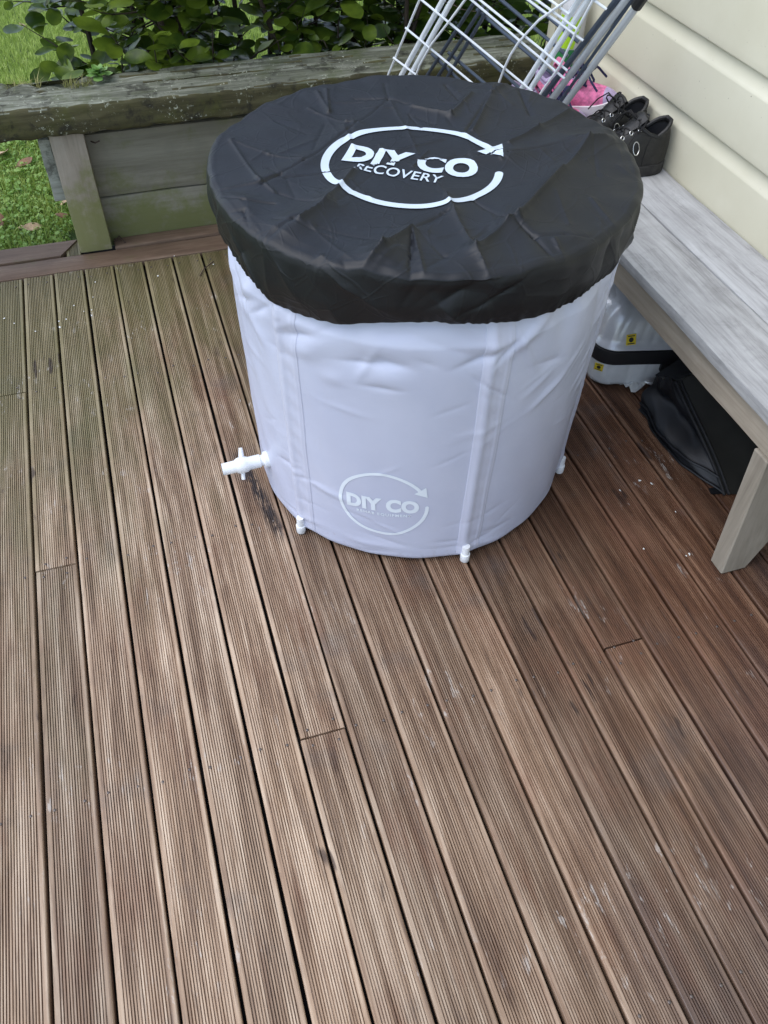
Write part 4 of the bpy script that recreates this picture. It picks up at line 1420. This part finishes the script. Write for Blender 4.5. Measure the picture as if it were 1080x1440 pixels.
for i in range(nst):
    x = .0 + 2.06 * (i + rh.random()) / nst
    y = rh.uniform(2.98, 3.42)
    tr = grow((x, y, -.05), (rh.gauss(0, .10), rh.gauss(-.03, .10), 1), rh.uniform(1.15, 1.4), rh.uniform(.008, .016), 0, 12, .05)
    for j in range(3, len(tr)):
        for q in range(2 if j > 5 else 1):
            az = rh.uniform(0, 6.28)
            L = rh.uniform(.14, .30)
            grow(tr[j], (math.cos(az), math.sin(az) - .15, rh.uniform(-.1, .8)), L, .0035, 2, 5, .18)
# low leafy shoots over the back of the sleeper, and the loose left end
for i in range(60):
    x = rh.uniform(.02, 1.5)
    grow((x, rh.uniform(2.86, 3.06), rh.uniform(.22, .46)), (rh.gauss(0, .6), rh.gauss(-.35, .4), rh.uniform(.1, 1)), rh.uniform(.14, .26), .003, 2, 5, .2)
for i in range(9):
    grow((rh.uniform(-.02, .08), rh.uniform(2.98, 3.3), rh.uniform(.15, .36)), (rh.uniform(-1.0, -.3), rh.gauss(-.05, .2), rh.uniform(.35, 1.0)), rh.uniform(.20, .33), .004, 2, 6, .12)
st = stems.build('stems', M['stem'], hedge); st.matrix_parent_inverse = hgi
camp = Vector((0, 0, CAM_H))
def in_view(p):
    q = CAM_R @ (np.array(p) - np.array([0, 0, CAM_H]))
    u, v = q[0] / q[2] * CAM_F + 540, q[1] / q[2] * CAM_F + 720
    return -20 < u < 900 and -25 < v < 140
leaves = [l for l in leaves if not (l[0].translation.y < 2.83 and l[0].translation.z < .50) and not (l[0].translation.x > .45 and l[0].translation.y < 2.86) and l[0].translation.z > .0 and l[0].translation.x > -.40 + .35 * max(0, .55 - l[0].translation.z) and not (l[0].translation.x < .02 and l[0].translation.z < .30)]
vis = [l for l in leaves if in_view(l[0].translation)]
vis.sort(key=lambda l: (l[0].translation - camp).length)
near = vis[:290]
nid = {id(l) for l in near}
for m, k in near:
    o = obj('leaf', LM[k], hedge)
    o.matrix_parent_inverse = hgi
    o.matrix_basis = m
fo = MB()
for l in leaves:
    if id(l) in nid:
        continue
    m, k = l
    fo.add([m @ Vector(v) for v in LV[k][0]], LV[k][1])
fo = fo.build('foliage', M['hedge'], hedge, True, None); fo.matrix_parent_inverse = hgi
kind(fo, 'stuff')
tag(hedge, 'glossy broad-leaved green hedge growing behind the timber seat', 'hedge')

# ------------------------------------------------------------------ lawn
def blades(n, xr, yr, hl, wl, seed, z=-.045, keep=None, lean=.5):
    r = np.random.default_rng(seed)
    x = r.uniform(*xr, n); y = r.uniform(*yr, n)
    if keep is not None:
        kmask = keep(x, y); x, y = x[kmask], y[kmask]
    n = len(x)
    a = r.uniform(0, 2 * np.pi, n); h_ = r.uniform(*hl, n); wv = r.uniform(*wl, n)
    la = r.uniform(0, 2 * np.pi, n); le = np.abs(r.normal(0, lean, n)) * h_
    dx, dy = np.cos(a) * wv / 2, np.sin(a) * wv / 2
    lx, ly = np.cos(la) * le, np.sin(la) * le
    V = np.zeros((n, 5, 3))
    V[:, 0] = np.stack([x - dx, y - dy, np.full(n, z)], 1)
    V[:, 1] = np.stack([x + dx, y + dy, np.full(n, z)], 1)
    V[:, 2] = np.stack([x + dx * .8 + lx * .35, y + dy * .8 + ly * .35, z + h_ * .6], 1)
    V[:, 3] = np.stack([x - dx * .8 + lx * .35, y - dy * .8 + ly * .35, z + h_ * .6], 1)
    V[:, 4] = np.stack([x + lx, y + ly, z + h_], 1)
    b = np.arange(n) * 5
    quad = np.stack([b, b + 1, b + 2, b + 3], 1); tri = np.stack([b + 3, b + 2, b + 4], 1)
    me = bpy.data.meshes.new('grass')
    me.vertices.add(n * 5); me.vertices.foreach_set('co', V.ravel())
    me.loops.add(n * 7); me.polygons.add(n * 2)
    li = np.concatenate([quad.ravel(), tri.ravel()]).astype(np.int32)
    me.loops.foreach_set('vertex_index', li)
    ls = np.concatenate([np.arange(n) * 4, n * 4 + np.arange(n) * 3]).astype(np.int32)
    me.polygons.foreach_set('loop_start', ls)
    me.update(calc_edges=True); me.validate()
    return me
def notdeck(x, y):
    return (y > 2.70) & ~((x > -.24) & (y < 2.82))
ga = obj('grass', blades(95000, (-1.5, .6), (2.70, 5.8), (.018, .05), (.002, .0045), 1, keep=notdeck), None, M['grass'])
kind(ga, 'stuff', 'short green lawn grass beyond the deck and timber seat')
gb = obj('grass', blades(60000, (.6, 3.2), (3.3, 6.5), (.02, .05), (.003, .006), 2), None, M['grass'])
kind(gb, 'stuff', 'bright lawn grass showing through gaps in the hedge')
# low broad-leaved weeds in the lawn next to the deck
rw = random.Random(4)
wb = MB()
lv = leaf_shape(.014, .012, .002, .1)
for i in range(5200):
    x, y = rw.uniform(-1.0, -.10), rw.uniform(2.71, 3.7)
    if x > -.24 and y < 2.8:
        continue
    az = rw.uniform(0, 6.28)
    m = Matrix.Translation((x, y, -.045 + rw.uniform(.012, .04))) @ Euler((rw.gauss(0, .35), rw.gauss(-.2, .35), az)).to_matrix().to_4x4() @ Matrix.Scale(rw.uniform(.6, 1.3), 4)
    wb.add([m @ Vector(v) for v in lv[0][:15:1] + lv[0][15:]], lv[1])
cw = wb.build('lawn_weeds', M['clover'], None, True, None)
kind(cw, 'stuff', 'small round-leaved green weeds in the lawn by the deck edge')
# fallen leaves on the lawn
FL = [(10, 213, 'tan_leaf', 'large pale fallen leaf on the lawn at left picture edge', .085), (22, 236, 'brown_leaf', 'brown curled fallen leaf on the lawn below the pale one', .07), (2, 322, 'brown_leaf', 'dark brown fallen leaf at picture edge above the deck border', .06),
      (62, 320, 'tan_leaf', 'pale brown fallen leaf on lawn just above the deck border', .065), (85, 290, 'tan_leaf', 'small tan fallen leaf on the lawn beside the post', .045), (97, 302, 'brown_leaf', 'dark fallen leaf on the lawn touching the post', .05),
      (35, 318, 'tan_leaf', 'tiny tan fallen leaf between two larger ones on the lawn', .035), (38, 37, 'tan_leaf', 'tan fallen leaf on the far lawn left of the hedge', .05)]
for i, (u, v, m_, lb_, sz) in enumerate(FL):
    p = at_z(u, v, -.018)
    V, F = leaf_shape(sz, sz * .6, -.012 * (1 + i % 3), .35)
    o = obj('fallen_leaf', mesh_of('fallen_leaf', V, F, True), None, M[m_])
    o.modifiers.new('s', 'SOLIDIFY').thickness = .0008
    o.location = (p[0], p[1], -.018); o.rotation_euler = (rw.uniform(-.3, .3), rw.uniform(-.2, .2), rw.uniform(0, 6))
    tag(o, lb_, 'leaf', 'fallen leaves on the lawn')

# ------------------------------------------------------------------ growth on the sleepers
pc = at_z(140, 112, BZ1 - .006)
rp = empty('rosette_weed', tuple(pc))
for i in range(17):
    az = i * 2.4; s_ = .020 + .0012 * i
    V, F = leaf_shape(s_ * 1.25, s_ * .75, .004, .2)
    o = obj('leaf', mesh_of('leaf', V, F, True), rp, M['weed'])
    o.rotation_euler = Euler((0, -rad(62 - i * 3.2), az)); o.location = (0, 0, .004 + .001 * (17 - i))
tag(rp, 'small pale green rosette weed growing in the split mossy sleeper', 'weed')
for (u, v, n_, sp, lb_) in ((110, 118, 46, .045, 'dry grass tuft beside the rosette weed on the mossy sleeper'), (32, 122, 70, .05, 'grass and debris tuft in the sleeper near left picture edge')):
    c = at_z(u, v, BZ1 - .012)
    r = np.random.default_rng(n_)
    me = blades(n_ * 2, (c[0] - sp, c[0] + sp), (c[1] - .020, c[1] + .016), (.008, .030), (.0015, .003), n_, z=BZ1 - .018, lean=1.3)
    o = obj('grass_tuft', me, None, M['dry_grass'])
    tag(o, lb_, 'grass tuft')
# twigs and flecks on the deck
def twig(pts, r, lb_):
    o = MB().tube([at_z(u, v, z) for u, v, z in pts], r, 6).build('twig', M['twig'])
    tag(o, lb_, 'twig')
twig([(281, 388, .003), (287, 378, .006), (296, 371, .008), (300, 368, .005)], .0018, 'thin dark twig on the deck boards left of the tub')
twig([(275, 310, .010), (283, 309, .016), (288, 312, .012)], .0016, 'short curled twig on the border board below the backing plank')
twig([(160, 340, .010), (168, 332, .014), (176, 341, .010)], .0022, 'bit of dry twig at the foot of the post')
twig([(128, 199, .33), (134, 201, .335), (140, 198, .34)], .0022, 'little dead twig caught under the sleeper beside the post')
fk = MB()
rf = random.Random(9)
spots = [(83, 452), (84, 460), (93, 449), (104, 430), (118, 438), (129, 436), (129, 444), (131, 418), (50, 466), (300, 372), (222, 388), (6, 448), (20, 455), (134, 397), (245, 360), (900, 676), (950, 720), (872, 690), (916, 680), (965, 782), (969, 779), (905, 772)]
for u, v in spots:
    p = at_z(u, v, .0012)
    s_ = rf.uniform(.0018, .0042)
    n_ = 6
    fk.add([(p[0] + s_ * rf.uniform(.5, 1.2) * math.cos(6.283 * q / n_), p[1] + s_ * rf.uniform(.6, 1.5) * math.sin(6.283 * q / n_), .0014 + rf.uniform(0, .0012)) for q in range(n_)] + [(p[0], p[1], .0032)], [(q, (q + 1) % n_, n_) for q in range(n_)])
fk = fk.build('petal_flecks', M['fleck'], None, False)
kind(fk, 'stuff', 'tiny white flecks scattered over the deck boards')
